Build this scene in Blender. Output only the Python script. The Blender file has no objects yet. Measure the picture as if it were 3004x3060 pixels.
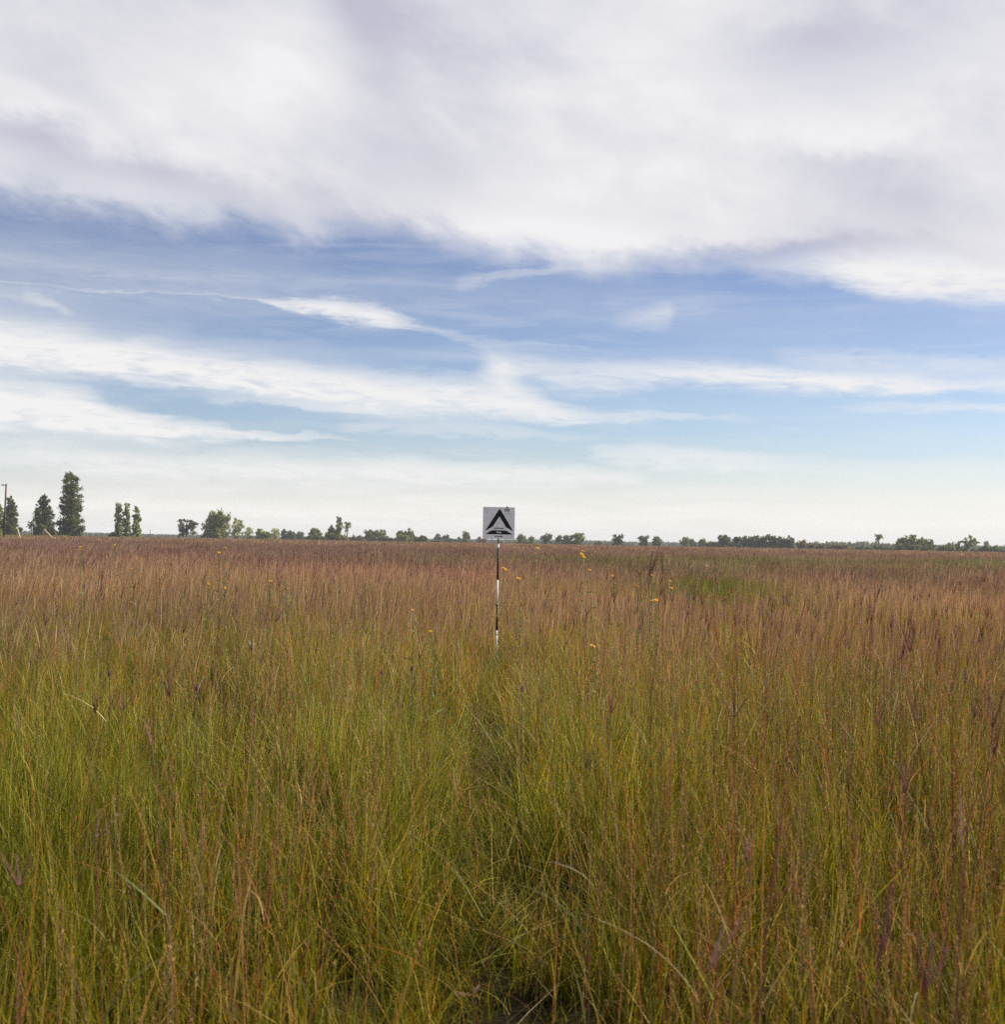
import bpy, bmesh, math, random
import numpy as np
from mathutils import Vector, Matrix, Euler

random.seed(5)
RNG = np.random.default_rng(11)
R = math.radians
scene = bpy.context.scene
COL = scene.collection

# ------------------------------------------------------------------ camera
EYE = 1.65
FPX = 75.0 / 56.0 * 3004.0           # focal length in pixels of the full frame
HORIZON = 1619.0                     # row of the eye-level line at the middle column
cd = bpy.data.cameras.new('camera')
cam = bpy.data.objects.new('camera', cd)
COL.objects.link(cam)
cd.sensor_fit = 'HORIZONTAL'
cd.sensor_width = 56.0
cd.lens = 75.0
cd.clip_start = 0.1
cd.clip_end = 20000.0
PITCH = math.atan((HORIZON - 1530.0) / FPX)
CAMROT = Matrix.Rotation(math.pi / 2 + PITCH, 4, 'X') @ Matrix.Rotation(R(1.0), 4, 'Z')
cam.matrix_world = Matrix.Translation((0, 0, EYE)) @ CAMROT
cd.dof.use_dof = True
cd.dof.focus_distance = 16.5
cd.dof.aperture_fstop = 9.0
cd.dof.aperture_blades = 5
scene.camera = cam


def ray(px, py):
    return (CAMROT.to_3x3() @ Vector(((px - 1502.0) / FPX, (1530.0 - py) / FPX, -1.0))).normalized()


def at(px, py, depth):
    d = ray(px, py)
    k = depth / d.y
    return Vector((d.x * k, depth, EYE + d.z * k))


def az_el(px, py):
    d = ray(px, py)
    return math.atan2(d.x, d.y), d.z / math.hypot(d.x, d.y)


# ------------------------------------------------------------------ exposure
scene.view_settings.view_transform = 'Standard'
scene.view_settings.look = 'None'
scene.view_settings.exposure = 0.75
scene.view_settings.gamma = 1.0
scene.render.engine = 'CYCLES'
cy = scene.cycles
cy.max_bounces = 6
cy.diffuse_bounces = 2
cy.glossy_bounces = 2
cy.transmission_bounces = 3
cy.volume_bounces = 0
cy.transparent_max_bounces = 4
cy.caustics_reflective = False
cy.caustics_refractive = False
cy.use_denoising = False
cy.sample_clamp_indirect = 4.0

# ------------------------------------------------------------------ sun
SUN_EL, SUN_AZ = R(36.0), R(66.0)          # azimuth measured from the view direction (+y) to the right
sdir = Vector((math.sin(SUN_AZ) * math.cos(SUN_EL), math.cos(SUN_AZ) * math.cos(SUN_EL), math.sin(SUN_EL)))
sl = bpy.data.lights.new('sun', 'SUN')
sl.energy = 5.0
sl.angle = R(0.5)
sl.color = (1.0, 0.90, 0.75)
sun = bpy.data.objects.new('sun', sl)
COL.objects.link(sun)
sun.rotation_euler = sdir.to_track_quat('Z', 'Y').to_euler()
sun.location = sdir * 50

# ------------------------------------------------------------------ world: sky with procedural clouds
world = bpy.data.worlds.new('World')
scene.world = world
world.use_nodes = True
NT = world.node_tree
NT.nodes.clear()


class NB:
    """small helper for wiring math nodes"""
    def __init__(self, nt):
        self.nt = nt

    def new(self, t, **kw):
        n = self.nt.nodes.new(t)
        for k, v in kw.items():
            setattr(n, k, v)
        return n

    def put(self, sock, v):
        if isinstance(v, (int, float)):
            sock.default_value = v
        elif isinstance(v, (tuple, list)):
            sock.default_value = v
        else:
            self.nt.links.new(v, sock)

    def m(self, op, a, b=None, c=None, clamp=False):
        n = self.new('ShaderNodeMath', operation=op)
        n.use_clamp = clamp
        self.put(n.inputs[0], a)
        if b is not None:
            self.put(n.inputs[1], b)
        if c is not None:
            self.put(n.inputs[2], c)
        return n.outputs[0]

    def mix(self, f, a, b):
        n = self.new('ShaderNodeMix', data_type='RGBA')
        self.put(n.inputs[0], f)
        self.put(n.inputs[6], a)
        self.put(n.inputs[7], b)
        return n.outputs[2]

    def mul(self, a, b, f=1.0):
        n = self.new('ShaderNodeMix', data_type='RGBA', blend_type='MULTIPLY')
        self.put(n.inputs[0], f)
        self.put(n.inputs[6], a)
        self.put(n.inputs[7], b)
        return n.outputs[2]

    def sstep(self, x, lo, hi):
        n = self.new('ShaderNodeMapRange', interpolation_type='SMOOTHSTEP')
        self.put(n.inputs['Value'], x)
        self.put(n.inputs['From Min'], lo)
        self.put(n.inputs['From Max'], hi)
        return n.outputs[0]

    def comb(self, x, y, z=0.0):
        n = self.new('ShaderNodeCombineXYZ')
        self.put(n.inputs[0], x)
        self.put(n.inputs[1], y)
        self.put(n.inputs[2], z)
        return n.outputs[0]

    def noise(self, vec, scale, detail=5.0, rough=0.55, dist=0.0):
        n = self.new('ShaderNodeTexNoise')
        self.put(n.inputs['Vector'], vec)
        n.inputs['Scale'].default_value = scale
        n.inputs['Detail'].default_value = detail
        n.inputs['Roughness'].default_value = rough
        n.inputs['Distortion'].default_value = dist
        return n.outputs[0]

    def curve(self, x, pts, lo, hi):
        """piecewise smooth function of x given as [(x, y)], x in lo..hi"""
        n = self.new('ShaderNodeFloatCurve')
        ys = [p[1] for p in pts]
        y0, y1 = min(ys), max(ys)
        if y1 - y0 < 1e-6:
            y1 = y0 + 1e-6
        c = n.mapping.curves[0]
        q = [((p[0] - lo) / (hi - lo), (p[1] - y0) / (y1 - y0)) for p in sorted(pts)]
        c.points[0].location = q[0]
        c.points[1].location = q[-1]
        for p in q[1:-1]:
            c.points.new(*p)
        n.mapping.extend = 'HORIZONTAL'
        n.mapping.update()
        t = self.m('DIVIDE', self.m('SUBTRACT', x, lo), hi - lo)
        self.put(n.inputs['Value'], t)
        return self.m('MULTIPLY_ADD', n.outputs[0], y1 - y0, y0)


W = NB(NT)
tc = W.new('ShaderNodeTexCoord')
sx = W.new('ShaderNodeSeparateXYZ')
NT.links.new(tc.outputs['Generated'], sx.inputs[0])
X, Y, Z = sx.outputs
AZ = W.m('ARCTAN2', X, Y)
HY = W.m('SQRT', W.m('ADD', W.m('MULTIPLY', X, X), W.m('MULTIPLY', Y, Y)))
EL = W.m('DIVIDE', Z, W.m('MAXIMUM', HY, 0.02))
# domain warp so that the edges of the clouds are ragged
V1 = W.comb(AZ, W.m('MULTIPLY', EL, 3.0), 0.3)
V2 = W.comb(W.m('ADD', AZ, W.m('MULTIPLY', EL, 0.8)), W.m('MULTIPLY', EL, 4.5), 4.7)
n_big = W.noise(V1, 5.0, 6.0, 0.52, 0.25)
VD = W.comb(W.m('SUBTRACT', W.m('MULTIPLY', AZ, 0.90), W.m('MULTIPLY', EL, 0.40)), W.m('ADD', W.m('MULTIPLY', EL, 1.55), W.m('MULTIPLY', AZ, 0.60)), 2.2)
n_puff = W.noise(VD, 5.5, 9.0, 0.56, 0.15)
n_puff2 = W.noise(VD, 19.0, 8.0, 0.60, 0.2)
n_mid = W.noise(V2, 11.0, 7.0, 0.58, 0.5)
n_fine = W.noise(V2, 34.0, 7.0, 0.62, 0.6)
VS = W.comb(AZ, W.m('MULTIPLY', EL, 9.0), 9.1)
n_streak = W.noise(VS, 9.0, 7.0, 0.6, 0.5)
warp = W.m('ADD', W.m('MULTIPLY', W.m('SUBTRACT', n_puff, 0.5), 0.045), W.m('MULTIPLY', W.m('SUBTRACT', n_puff2, 0.5), 0.045))
ELW = W.m('ADD', EL, warp)
LO, HI = -1.1, 1.1


def az_pts(cps, dxl=-0.75, dxr=0.75):
    out = []
    for px, py in cps:
        a, e = az_el(px, py)
        out.append((a, e))
    return out


def band(cps, hws, strg, soft=1.35, ragged=0.5):
    """cps: centre line (px,py); hws: half widths in px; strg: strengths at the same stations"""
    cen = W.curve(AZ, az_pts(cps), LO, HI)
    st = [az_el(*c)[0] for c in cps]
    hw = W.curve(AZ, [(a, h / FPX) for a, h in zip(st, hws)], LO, HI)
    sg = W.curve(AZ, [(a, s) for a, s in zip(st, strg)], LO, HI)
    d = W.m('DIVIDE', W.m('ABSOLUTE', W.m('SUBTRACT', ELW2, cen)), hw)
    d = W.m('ADD', d, W.m('MULTIPLY', W.m('SUBTRACT', n_streak, 0.5), ragged * 2))
    d = W.m('ADD', d, W.m('MULTIPLY', W.m('SUBTRACT', n_fine, 0.5), ragged))
    p = W.sstep(d, 1.0 + soft, 0.25)
    tex = W.m('MULTIPLY_ADD', W.sstep(n_fine, 0.28, 0.62), 0.42, 0.68)
    return W.m('MINIMUM', W.m('MULTIPLY', W.m('MULTIPLY', p, sg), tex), 1.0)


warp2 = W.m('ADD', W.m('MULTIPLY', W.m('SUBTRACT', n_mid, 0.5), 0.022), W.m('MULTIPLY', W.m('SUBTRACT', n_fine, 0.5), 0.014))
ELW2 = W.m('ADD', EL, warp2)

# upper cloud mass: everything above its lower edge
edge_px = [(-900, 560), (0, 600), (300, 655), (600, 690), (750, 690), (950, 735), (1100, 712), (1300, 735), (1500, 760), (1700, 800),
           (1860, 825), (2000, 795), (2300, 815), (2600, 850), (3004, 872), (3900, 860)]
edge = W.curve(AZ, az_pts(edge_px), LO, HI)
de = W.m('SUBTRACT', ELW, edge)
top_a = W.sstep(de, -0.016, 0.028)
top_a = W.m('MULTIPLY', top_a, W.m('MULTIPLY_ADD', W.sstep(n_big, 0.25, 0.55), 0.08, 0.92))
# cloud cut overhead and behind to dim ambient; unseen patches added to light sign
cover = W.m('MULTIPLY', W.sstep(EL, 0.95, 0.5), W.sstep(W.m('ABSOLUTE', AZ), 1.1, 0.62))
patch = W.m('MULTIPLY', W.sstep(n_big, 0.38, 0.56), 0.92)
top_a = W.m('MULTIPLY', top_a, W.m('MAXIMUM', cover, patch))


def blob(px, py, rx, ry, ang=0.0):
    a, e = az_el(px, py)
    dx = W.m('SUBTRACT', AZ, a)
    dy = W.m('SUBTRACT', ELW, e)
    c, s = math.cos(R(ang)), math.sin(R(ang))
    u = W.m('DIVIDE', W.m('ADD', W.m('MULTIPLY', dx, c), W.m('MULTIPLY', dy, s)), rx / FPX)
    v = W.m('DIVIDE', W.m('SUBTRACT', W.m('MULTIPLY', dy, c), W.m('MULTIPLY', dx, s)), ry / FPX)
    q = W.m('ADD', W.m('MULTIPLY', u, u), W.m('MULTIPLY', v, v))
    return W.m('EXPONENT', W.m('MULTIPLY', q, -1.0))


shade = None
for (px, py, rx, ry, ang, amp) in [
        (1060, 40, 90, 190, 35, -0.42), (1280, 380, 260, 190, -15, -0.32), (1330, 120, 200, 120, -20, -0.16), (300, 470, 420, 60, -12, -0.26),
        (100, 120, 170, 160, 0, -0.12), (2500, 110, 420, 90, 5, -0.26), (2300, 760, 420, 36, 0, -0.34), (950, 620, 420, 60, -8, -0.20),
        (60, 420, 220, 60, -25, -0.10), (2750, 620, 300, 70, -15, -0.18), (2450, 500, 300, 40, -10, -0.14),
        (820, 190, 200, 230, -38, 0.30), (620, 330, 330, 120, -25, 0.16), (1950, 260, 380, 190, -22, 0.26), (2560, 380, 300, 120, 10, 0.24),
        (150, 320, 220, 40, -22, 0.30), (1700, 700, 420, 70, -8, 0.26), (2750, 820, 300, 40, -3, 0.42), (560, 650, 420, 36, -6, 0.22),
        (1560, 80, 240, 90, 0, 0.12), (2850, 200, 200, 160, 0, 0.16)]:
    b = W.m('MULTIPLY', blob(px, py, rx, ry, ang), amp)
    shade = b if shade is None else W.m('ADD', shade, b)
br = W.m('ADD', W.m('ADD', 0.62, W.m('MULTIPLY', shade, 1.35)), W.m('MULTIPLY', W.m('SUBTRACT', n_puff, 0.5), 1.15))
br = W.m('ADD', br, W.m('MULTIPLY', W.m('SUBTRACT', n_puff2, 0.5), 0.62))
br = W.m('ADD', br, W.m('MULTIPLY', W.m('SUBTRACT', n_big, 0.5), 0.3))
br = W.m('MINIMUM', W.m('MAXIMUM', br, 0.0), 1.0)

bands = [
    band([(-900, 900), (0, 1035), (400, 1078), (800, 1135), (1200, 1185), (1500, 1205), (1800, 1238), (2150, 1246), (2300, 1250)],
         [60, 46, 38, 36, 42, 34, 13, 7, 5], [0.85, 1.0, 1.0, 0.92, 0.9, 0.85, 0.5, 0.2, 0.0]),
    band([(1400, 1190), (1470, 1120), (1530, 1105), (1700, 1130), (2000, 1122), (2400, 1136), (2700, 1146), (2950, 1150), (3900, 1170)],
         [20, 30, 30, 30, 26, 24, 22, 14, 10], [0.0, 0.30, 0.55, 0.55, 0.72, 0.85, 0.8, 0.6, 0.4]),
    band([(-900, 1120), (0, 1212), (150, 1222), (350, 1262), (600, 1296), (850, 1310), (1100, 1318)],
         [64, 54, 52, 33, 19, 9, 5], [1.05, 1.1, 1.1, 1.0, 0.9, 0.6, 0.0]),
    band([(740, 895), (800, 907), (950, 925), (1100, 948), (1200, 962), (1300, 992), (1450, 1022), (1700, 1038), (1900, 1045)],
         [3, 7, 15, 20, 16, 8, 7, 6, 5], [0.0, 0.55, 0.85, 0.85, 0.55, 0.28, 0.2, 0.12, 0.0], ragged=0.8),
    band([(1820, 960), (1880, 952), (1950, 948), (2000, 938), (2030, 935)],
         [8, 16, 22, 24, 10], [0.0, 0.2, 0.36, 0.42, 0.0], ragged=1.3),
    band([(1350, 850), (1420, 832), (1550, 812), (1700, 806), (1800, 800)], [8, 14, 12, 12, 8], [0.0, 0.28, 0.3, 0.3, 0.0], ragged=0.9),
    band([(60, 880), (110, 890), (180, 925), (230, 950)], [8, 14, 12, 8], [0.0, 0.35, 0.35, 0.0], ragged=0.8),
    band([(-900, 780), (0, 800), (300, 830), (700, 850), (1200, 880), (1700, 900), (2200, 960), (2600, 980)],
         [90, 90, 80, 70, 50, 50, 50, 40], [0.22, 0.24, 0.26, 0.24, 0.14, 0.12, 0.10, 0.06], soft=1.3, ragged=0.9),
    band([(-900, 930), (0, 970), (300, 1000), (700, 1060), (1100, 1110), (1400, 1140)], [70, 60, 50, 40, 30, 16],
         [0.3, 0.3, 0.22, 0.2, 0.15, 0.0], soft=1.2, ragged=0.9),
    band([(2280, 778), (2460, 798), (2600, 815), (2750, 835), (3004, 842), (3900, 850)], [14, 28, 42, 44, 46, 50], [0.0, 0.6, 1.0, 1.0, 1.0, 1.0], ragged=0.6),
    band([(1000, 1280), (1100, 1278), (1300, 1285), (1600, 1300), (1800, 1310)], [6, 12, 14, 12, 6], [0.0, 0.35, 0.35, 0.28, 0.0], ragged=0.8),
    band([(1750, 1350), (1850, 1358), (2050, 1366), (2250, 1388), (2500, 1400), (3200, 1400)], [10, 14, 20, 20, 20, 20], [0.0, 0.5, 0.6, 0.5, 0.3, 0.3], ragged=0.6),
    band([(-900, 1330), (0, 1345), (150, 1358), (500, 1390), (900, 1405), (1300, 1412), (1800, 1418), (1950, 1420)], [30, 26, 30, 36, 30, 26, 18, 10],
         [0.6, 0.5, 0.7, 0.7, 0.7, 0.7, 0.55, 0.0], ragged=0.6),
    band([(2300, 1060), (2500, 1075), (2800, 1090), (3100, 1100), (3900, 1100)], [16, 22, 22, 22, 22], [0.0, 0.35, 0.4, 0.4, 0.4], ragged=0.8),
    band([(2500, 1215), (2800, 1222), (3100, 1226), (3900, 1230)], [10, 12, 12, 12], [0.0, 0.4, 0.45, 0.4], ragged=0.6),
    band([(600, 1185), (850, 1205), (1050, 1220), (1250, 1228)], [6, 10, 8, 5], [0.0, 0.35, 0.35, 0.0], ragged=0.8),
]
bands.append(W.m('MULTIPLY', blob(1500, 1140, 42, 75, 30), W.m('MULTIPLY_ADD', n_fine, 0.9, 0.2)))
wisp = bands[0]
for b in bands[1:]:
    wisp = W.m('SUBTRACT', W.m('ADD', wisp, b), W.m('MULTIPLY', wisp, b))   # screen
# a thin veil that thickens towards the horizon
veil = W.m('MULTIPLY', W.sstep(EL, 0.072, 0.012), W.m('MULTIPLY_ADD', n_streak, 0.7, 0.42))
veil = W.m('MINIMUM', veil, 0.94)
veil2 = W.m('MULTIPLY', W.sstep(n_streak, 0.45, 0.75), 0.18)
wisp = W.m('SUBTRACT', W.m('ADD', wisp, veil2), W.m('MULTIPLY', wisp, veil2))

sky = W.new('ShaderNodeTexSky', sky_type='NISHITA')
sky.sun_disc = False
sky.sun_elevation = SUN_EL
sky.sun_rotation = SUN_AZ
sky.altitude = 300
sky.air_density = 1.0
sky.dust_density = 0.6
sky.ozone_density = 1.0
NT.links.new(tc.outputs['Generated'], sky.inputs['Vector'])
# the film's rendering of blue: purplish higher up, cyan low down
tint = W.mix(W.sstep(EL, 0.05, 0.21), (0.80, 0.84, 1.0, 1), (0.66, 0.66, 0.82, 1))
base = W.mul(sky.outputs[0], tint)
SKY = 0.072
K = 1.0 / SKY
c_low = (0.612 * K, 0.590 * K, 0.568 * K, 1)
c_wisp = (0.535 * K, 0.532 * K, 0.530 * K, 1)
c_grey = (0.322 * K, 0.326 * K, 0.385 * K, 1)
c_white = (0.525 * K, 0.522 * K, 0.532 * K, 1)
s1 = W.mix(wisp, base, c_wisp)
s2 = W.mix(veil, s1, c_low)
ctop = W.mix(br, c_grey, c_white)
s3 = W.mix(top_a, s2, ctop)
below = W.sstep(Z, -0.002, -0.02)
s4 = W.mix(below, s3, (0.9, 0.8, 0.5, 1))
bg = W.new('ShaderNodeBackground')
bg.inputs['Strength'].default_value = SKY
NT.links.new(s4, bg.inputs['Color'])
wo = W.new('ShaderNodeOutputWorld')
NT.links.new(bg.outputs[0], wo.inputs['Surface'])
world.cycles.sampling_method = 'MANUAL'
world.cycles.sample_map_resolution = 512


# ------------------------------------------------------------------ helpers
def tag(o, label=None, cat=None, group=None, kind=None):
    if label:
        o['label'] = label
    if cat:
        o['category'] = cat
    if group:
        o['group'] = group
    if kind:
        o['kind'] = kind
    return o


def empty(name, loc=(0, 0, 0)):
    o = bpy.data.objects.new(name, None)
    COL.objects.link(o)
    o.location = loc
    o.empty_display_size = 0.2
    return o


def mat_plain(name, col, rough=0.6, spec=0.3, noise_scale=None, noise_amt=0.2, metallic=0.0, col2=None, bump=0.0):
    m = bpy.data.materials.new(name)
    m.use_nodes = True
    nt = m.node_tree
    b = nt.nodes['Principled BSDF']
    b.inputs['Roughness'].default_value = rough
    b.inputs['Specular IOR Level'].default_value = spec
    b.inputs['Metallic'].default_value = metallic
    n = NB(nt)
    if noise_scale:
        g = n.new('ShaderNodeNewGeometry')
        nz = n.noise(g.outputs['Position'], noise_scale, 6.0, 0.6)
        lo = tuple(c * (1 - noise_amt) for c in col)
        f = n.sstep(nz, 0.35, 0.65)
        c = n.mix(f, (*lo, 1), (*(col2 or col), 1))
        nt.links.new(c, b.inputs['Base Color'])
        if bump:
            bp = n.new('ShaderNodeBump')
            bp.inputs['Distance'].default_value = bump
            nt.links.new(nz, bp.inputs['Height'])
            nt.links.new(bp.outputs[0], b.inputs['Normal'])
    else:
        b.inputs['Base Color'].default_value = (*col, 1)
    return m


def mat_leaf(name, transl=0.35, rough=0.5, instancer=False, noise_scale=None, transl_col=(1.25, 1.15, 0.6), spec=0.25):
    """vertex colour foliage that lets some light through"""
    m = bpy.data.materials.new(name)
    m.use_nodes = True
    nt = m.node_tree
    nt.nodes.clear()
    n = NB(nt)
    at_ = n.new('ShaderNodeAttribute', attribute_name='col')
    c = at_.outputs['Color']
    if instancer:
        ti = n.new('ShaderNodeAttribute', attribute_name='tint', attribute_type='INSTANCER')
        c = n.mul(c, ti.outputs['Color'])
    p = n.new('ShaderNodeBsdfPrincipled')
    p.inputs['Roughness'].default_value = rough
    p.inputs['Specular IOR Level'].default_value = spec
    nt.links.new(c, p.inputs['Base Color'])
    t = n.new('ShaderNodeBsdfTranslucent')
    nt.links.new(n.mul(c, (*transl_col, 1)), t.inputs['Color'])
    mx = n.new('ShaderNodeMixShader')
    mx.inputs[0].default_value = transl
    nt.links.new(p.outputs[0], mx.inputs[1])
    nt.links.new(t.outputs[0], mx.inputs[2])
    o = n.new('ShaderNodeOutputMaterial')
    nt.links.new(mx.outputs[0], o.inputs['Surface'])
    return m


class Geo:
    """collects numpy geometry with a colour per vertex"""
    def __init__(self):
        self.v, self.q, self.t, self.c, self.n = [], [], [], [], 0

    def add(self, v, c, q=None, t=None):
        v = np.asarray(v, float).reshape(-1, 3)
        c = np.asarray(c, float).reshape(-1, 3)
        self.v.append(v)
        self.c.append(c)
        if q is not None and len(q):
            self.q.append(np.asarray(q).reshape(-1, 4) + self.n)
        if t is not None and len(t):
            self.t.append(np.asarray(t).reshape(-1, 3) + self.n)
        self.n += len(v)

    def mesh(self, name, mat, smooth=False):
        v = np.concatenate(self.v)
        c = np.concatenate(self.c)
        q = np.concatenate(self.q) if self.q else np.zeros((0, 4), int)
        t = np.concatenate(self.t) if self.t else np.zeros((0, 3), int)
        me = bpy.data.meshes.new(name)
        me.vertices.add(len(v))
        me.vertices.foreach_set('co', v.astype(np.float32).ravel())
        nl = len(q) * 4 + len(t) * 3
        me.loops.add(nl)
        me.loops.foreach_set('vertex_index', np.concatenate([q.ravel(), t.ravel()]).astype(np.int32))
        me.polygons.add(len(q) + len(t))
        ls = np.concatenate([np.arange(len(q)) * 4, len(q) * 4 + np.arange(len(t)) * 3]).astype(np.int32)
        me.polygons.foreach_set('loop_start', ls)
        me.update(calc_edges=True)
        a = me.attributes.new('col', 'FLOAT_COLOR', 'POINT')
        a.data.foreach_set('color', np.concatenate([np.clip(c, 0, 1), np.ones((len(c), 1))], 1).astype(np.float32).ravel())
        me.materials.append(mat)
        if smooth:
            me.polygons.foreach_set('use_smooth', np.ones(len(me.polygons), bool))
        return me

    def obj(self, name, mat, parent=None, loc=None, smooth=False):
        o = bpy.data.objects.new(name, self.mesh(name, mat, smooth))
        COL.objects.link(o)
        if parent:
            o.parent = parent
        if loc is not None:
            o.location = loc
        return o


def centre_lines(base, az, h, lean, curv, S, sag=0.35):
    """N curves rising from base, bending towards az. returns (N,S+1,3)"""
    t = np.linspace(0, 1, S + 1)[None, :]
    off = (lean[:, None] * t + curv[:, None] * t ** 2.2) * h[:, None]
    z = h[:, None] * (t - sag * np.clip(curv[:, None], 0, 1.6) * t ** 2.6)
    P = np.stack([base[:, 0:1] + np.cos(az)[:, None] * off, base[:, 1:2] + np.sin(az)[:, None] * off, base[:, 2:3] + z], -1)
    return P, t


def strips(g, P, width, c0, c1, face=None, prof=None, cpow=1.0):
    """flat ribbons along P (N,S+1,3)"""
    N, S1, _ = P.shape
    t = np.linspace(0, 1, S1)
    if prof is None:
        prof = np.maximum(1 - t ** 2.2, 0.06)
    if face is None:
        face = RNG.uniform(0, 2 * np.pi, N)
    sv = np.stack([np.cos(face), np.sin(face), np.zeros(N)], -1)[:, None, :]
    w = (width[:, None] * prof[None, :])[..., None] * 0.5
    V = np.stack([P - sv * w, P + sv * w], 2)                  # N,S1,2,3
    k = (t ** cpow)[None, :, None, None]
    C = c0[:, None, None, :] * (1 - k) + c1[:, None, None, :] * k
    C = np.broadcast_to(C, V.shape)
    i = (np.arange(N) * S1 * 2)[:, None] + (np.arange(S1 - 1) * 2)[None, :]
    Q = np.stack([i, i + 1, i + 3, i + 2], -1)
    g.add(V, C, q=Q)


def tubes(g, P, rad, c0, c1, k=3, cpow=1.0, alt=None):
    N, S1, _ = P.shape
    t = np.linspace(0, 1, S1)
    a = np.arange(k) * 2 * np.pi / k
    ring = np.stack([np.cos(a), np.sin(a), np.zeros(k)], -1)[None, None]
    r = rad if rad.ndim == 2 else np.broadcast_to(rad[:, None], (N, S1))
    V = P[:, :, None, :] + ring * r[:, :, None, None]
    kk = (t ** cpow)[None, :, None, None]
    C = np.broadcast_to(c0[:, None, None, :] * (1 - kk) + c1[:, None, None, :] * kk, V.shape)
    if alt is not None:
        C = C * alt[None, :, None, None]
    b = (np.arange(N) * S1 * k)[:, None, None] + (np.arange(S1 - 1) * k)[None, :, None]
    j = np.arange(k)[None, None, :]
    j2 = (np.arange(k)[None, None, :] + 1) % k
    Q = np.stack([b + j, b + j2, b + k + j2, b + k + j], -1)
    g.add(V, C, q=Q)


def diamonds(g, pos, direc, length, width, col):
    """small pointed flakes: seeds, spikelets, leaves of trees"""
    N = len(pos)
    d = direc / np.linalg.norm(direc, axis=1, keepdims=True)
    r = RNG.normal(size=(N, 3))
    s = np.cross(d, r)
    s /= np.linalg.norm(s, axis=1, keepdims=True) + 1e-9
    L = length[:, None]
    Wd = width[:, None] * 0.5
    V = np.stack([pos, pos + d * L * 0.45 + s * Wd, pos + d * L, pos + d * L * 0.45 - s * Wd], 1)
    C = np.broadcast_to(col[:, None, :], V.shape)
    i = np.arange(N) * 4
    g.add(V, C, q=np.stack([i, i + 1, i + 2, i + 3], -1))


def pick(cols, n, var=0.15, p=None):
    cols = np.array(cols, float)
    c = cols[RNG.choice(len(cols), n, p=p)]
    return c * RNG.uniform(1 - var, 1 + var, (n, 1))


def disk(n, r, sq=0.5):
    a = RNG.uniform(0, 2 * np.pi, n)
    q = r * RNG.uniform(0, 1, n) ** sq
    return np.stack([q * np.cos(a), q * np.sin(a), np.zeros(n)], -1)


# ------------------------------------------------------------------ ground
def lin(r, g_, b):
    f = lambda x: (x / 255 / 12.92) if x <= 10 else ((x / 255 + 0.055) / 1.055) ** 2.4
    return (f(r), f(g_), f(b))


m = bpy.data.materials.new('prairie_soil')
m.use_nodes = True
nt = m.node_tree
n = NB(nt)
b = nt.nodes['Principled BSDF']
b.inputs['Roughness'].default_value = 0.95
b.inputs['Specular IOR Level'].default_value = 0.05
g_ = n.new('ShaderNodeNewGeometry')
f1 = n.noise(g_.outputs['Position'], 9.0, 8.0, 0.65)
f2 = n.noise(g_.outputs['Position'], 0.05, 4.0, 0.5)
c1 = n.mix(n.sstep(f1, 0.35, 0.7), (0.008, 0.006, 0.004, 1), (0.030, 0.024, 0.012, 1))
c2 = n.mix(n.sstep(f2, 0.35, 0.65), (0.085, 0.075, 0.030, 1), (0.12, 0.075, 0.045, 1))
sp = n.new('ShaderNodeSeparateXYZ')
nt.links.new(g_.outputs['Position'], sp.inputs[0])
far = n.sstep(sp.outputs[1], 60.0, 200.0)
nt.links.new(n.mix(far, c1, c2), b.inputs['Base Color'])
bm = bmesh.new()
ys = [-400, -60, -10, 0, 5, 10, 20, 40, 80, 160, 320, 640, 1300, 2400, 3600]
xs = [-2600, -1500, -700, -250, -80, -25, -8, 0, 8, 25, 80, 250, 700, 1500, 2600]
grid = [[bm.verts.new((x, y, 0.0)) for x in xs] for y in ys]
for i in range(len(ys) - 1):
    for j in range(len(xs) - 1):
        bm.faces.new((grid[i][j], grid[i][j + 1], grid[i + 1][j + 1], grid[i + 1][j]))
me = bpy.data.meshes.new('ground')
bm.to_mesh(me)
bm.free()
me.materials.append(m)
ground = bpy.data.objects.new('ground', me)
COL.objects.link(ground)
tag(ground, kind='structure')

# ------------------------------------------------------------------ the survey sign
POLE_D = 16.46
base_p = at(1483, 1972, POLE_D)
PX = at(1489, 1640, POLE_D).x
M_white = mat_plain('sign_white_paint', (0.88, 0.86, 0.90), 0.45, 0.4, 22.0, 0.10, col2=(0.92, 0.89, 0.91))
M_black = mat_plain('black_paint', (0.012, 0.009, 0.014), 0.5, 0.3, 60.0, 0.3)
M_grey = mat_plain('sign_grey_print', (0.30, 0.29, 0.33), 0.5, 0.3)
M_bandw = mat_plain('pole_white_paint', (0.85, 0.85, 0.86), 0.6, 0.2, 70.0, 0.18)
M_bandb = mat_plain('pole_black_paint', (0.020, 0.014, 0.018), 0.6, 0.25, 90.0, 0.5)
M_metal = mat_plain('dull_metal', (0.22, 0.19, 0.16), 0.45, 0.5, 50.0, 0.4, metallic=0.6)
M_iron = mat_plain('dark_iron', (0.025, 0.022, 0.024), 0.6, 0.4, 60.0, 0.4)


def bm_obj(name, bm_, mat, parent=None, loc=None, bevel=0.0):
    me_ = bpy.data.meshes.new(name)
    bm_.normal_update()
    bm_.to_mesh(me_)
    bm_.free()
    for mm in (mat if isinstance(mat, (list, tuple)) else [mat]):
        me_.materials.append(mm)
    o = bpy.data.objects.new(name, me_)
    COL.objects.link(o)
    if parent:
        o.parent = parent
    if loc is not None:
        o.location = loc
    if bevel:
        md = o.modifiers.new('bevel', 'BEVEL')
        md.width = bevel
        md.segments = 2
    return o


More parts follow.
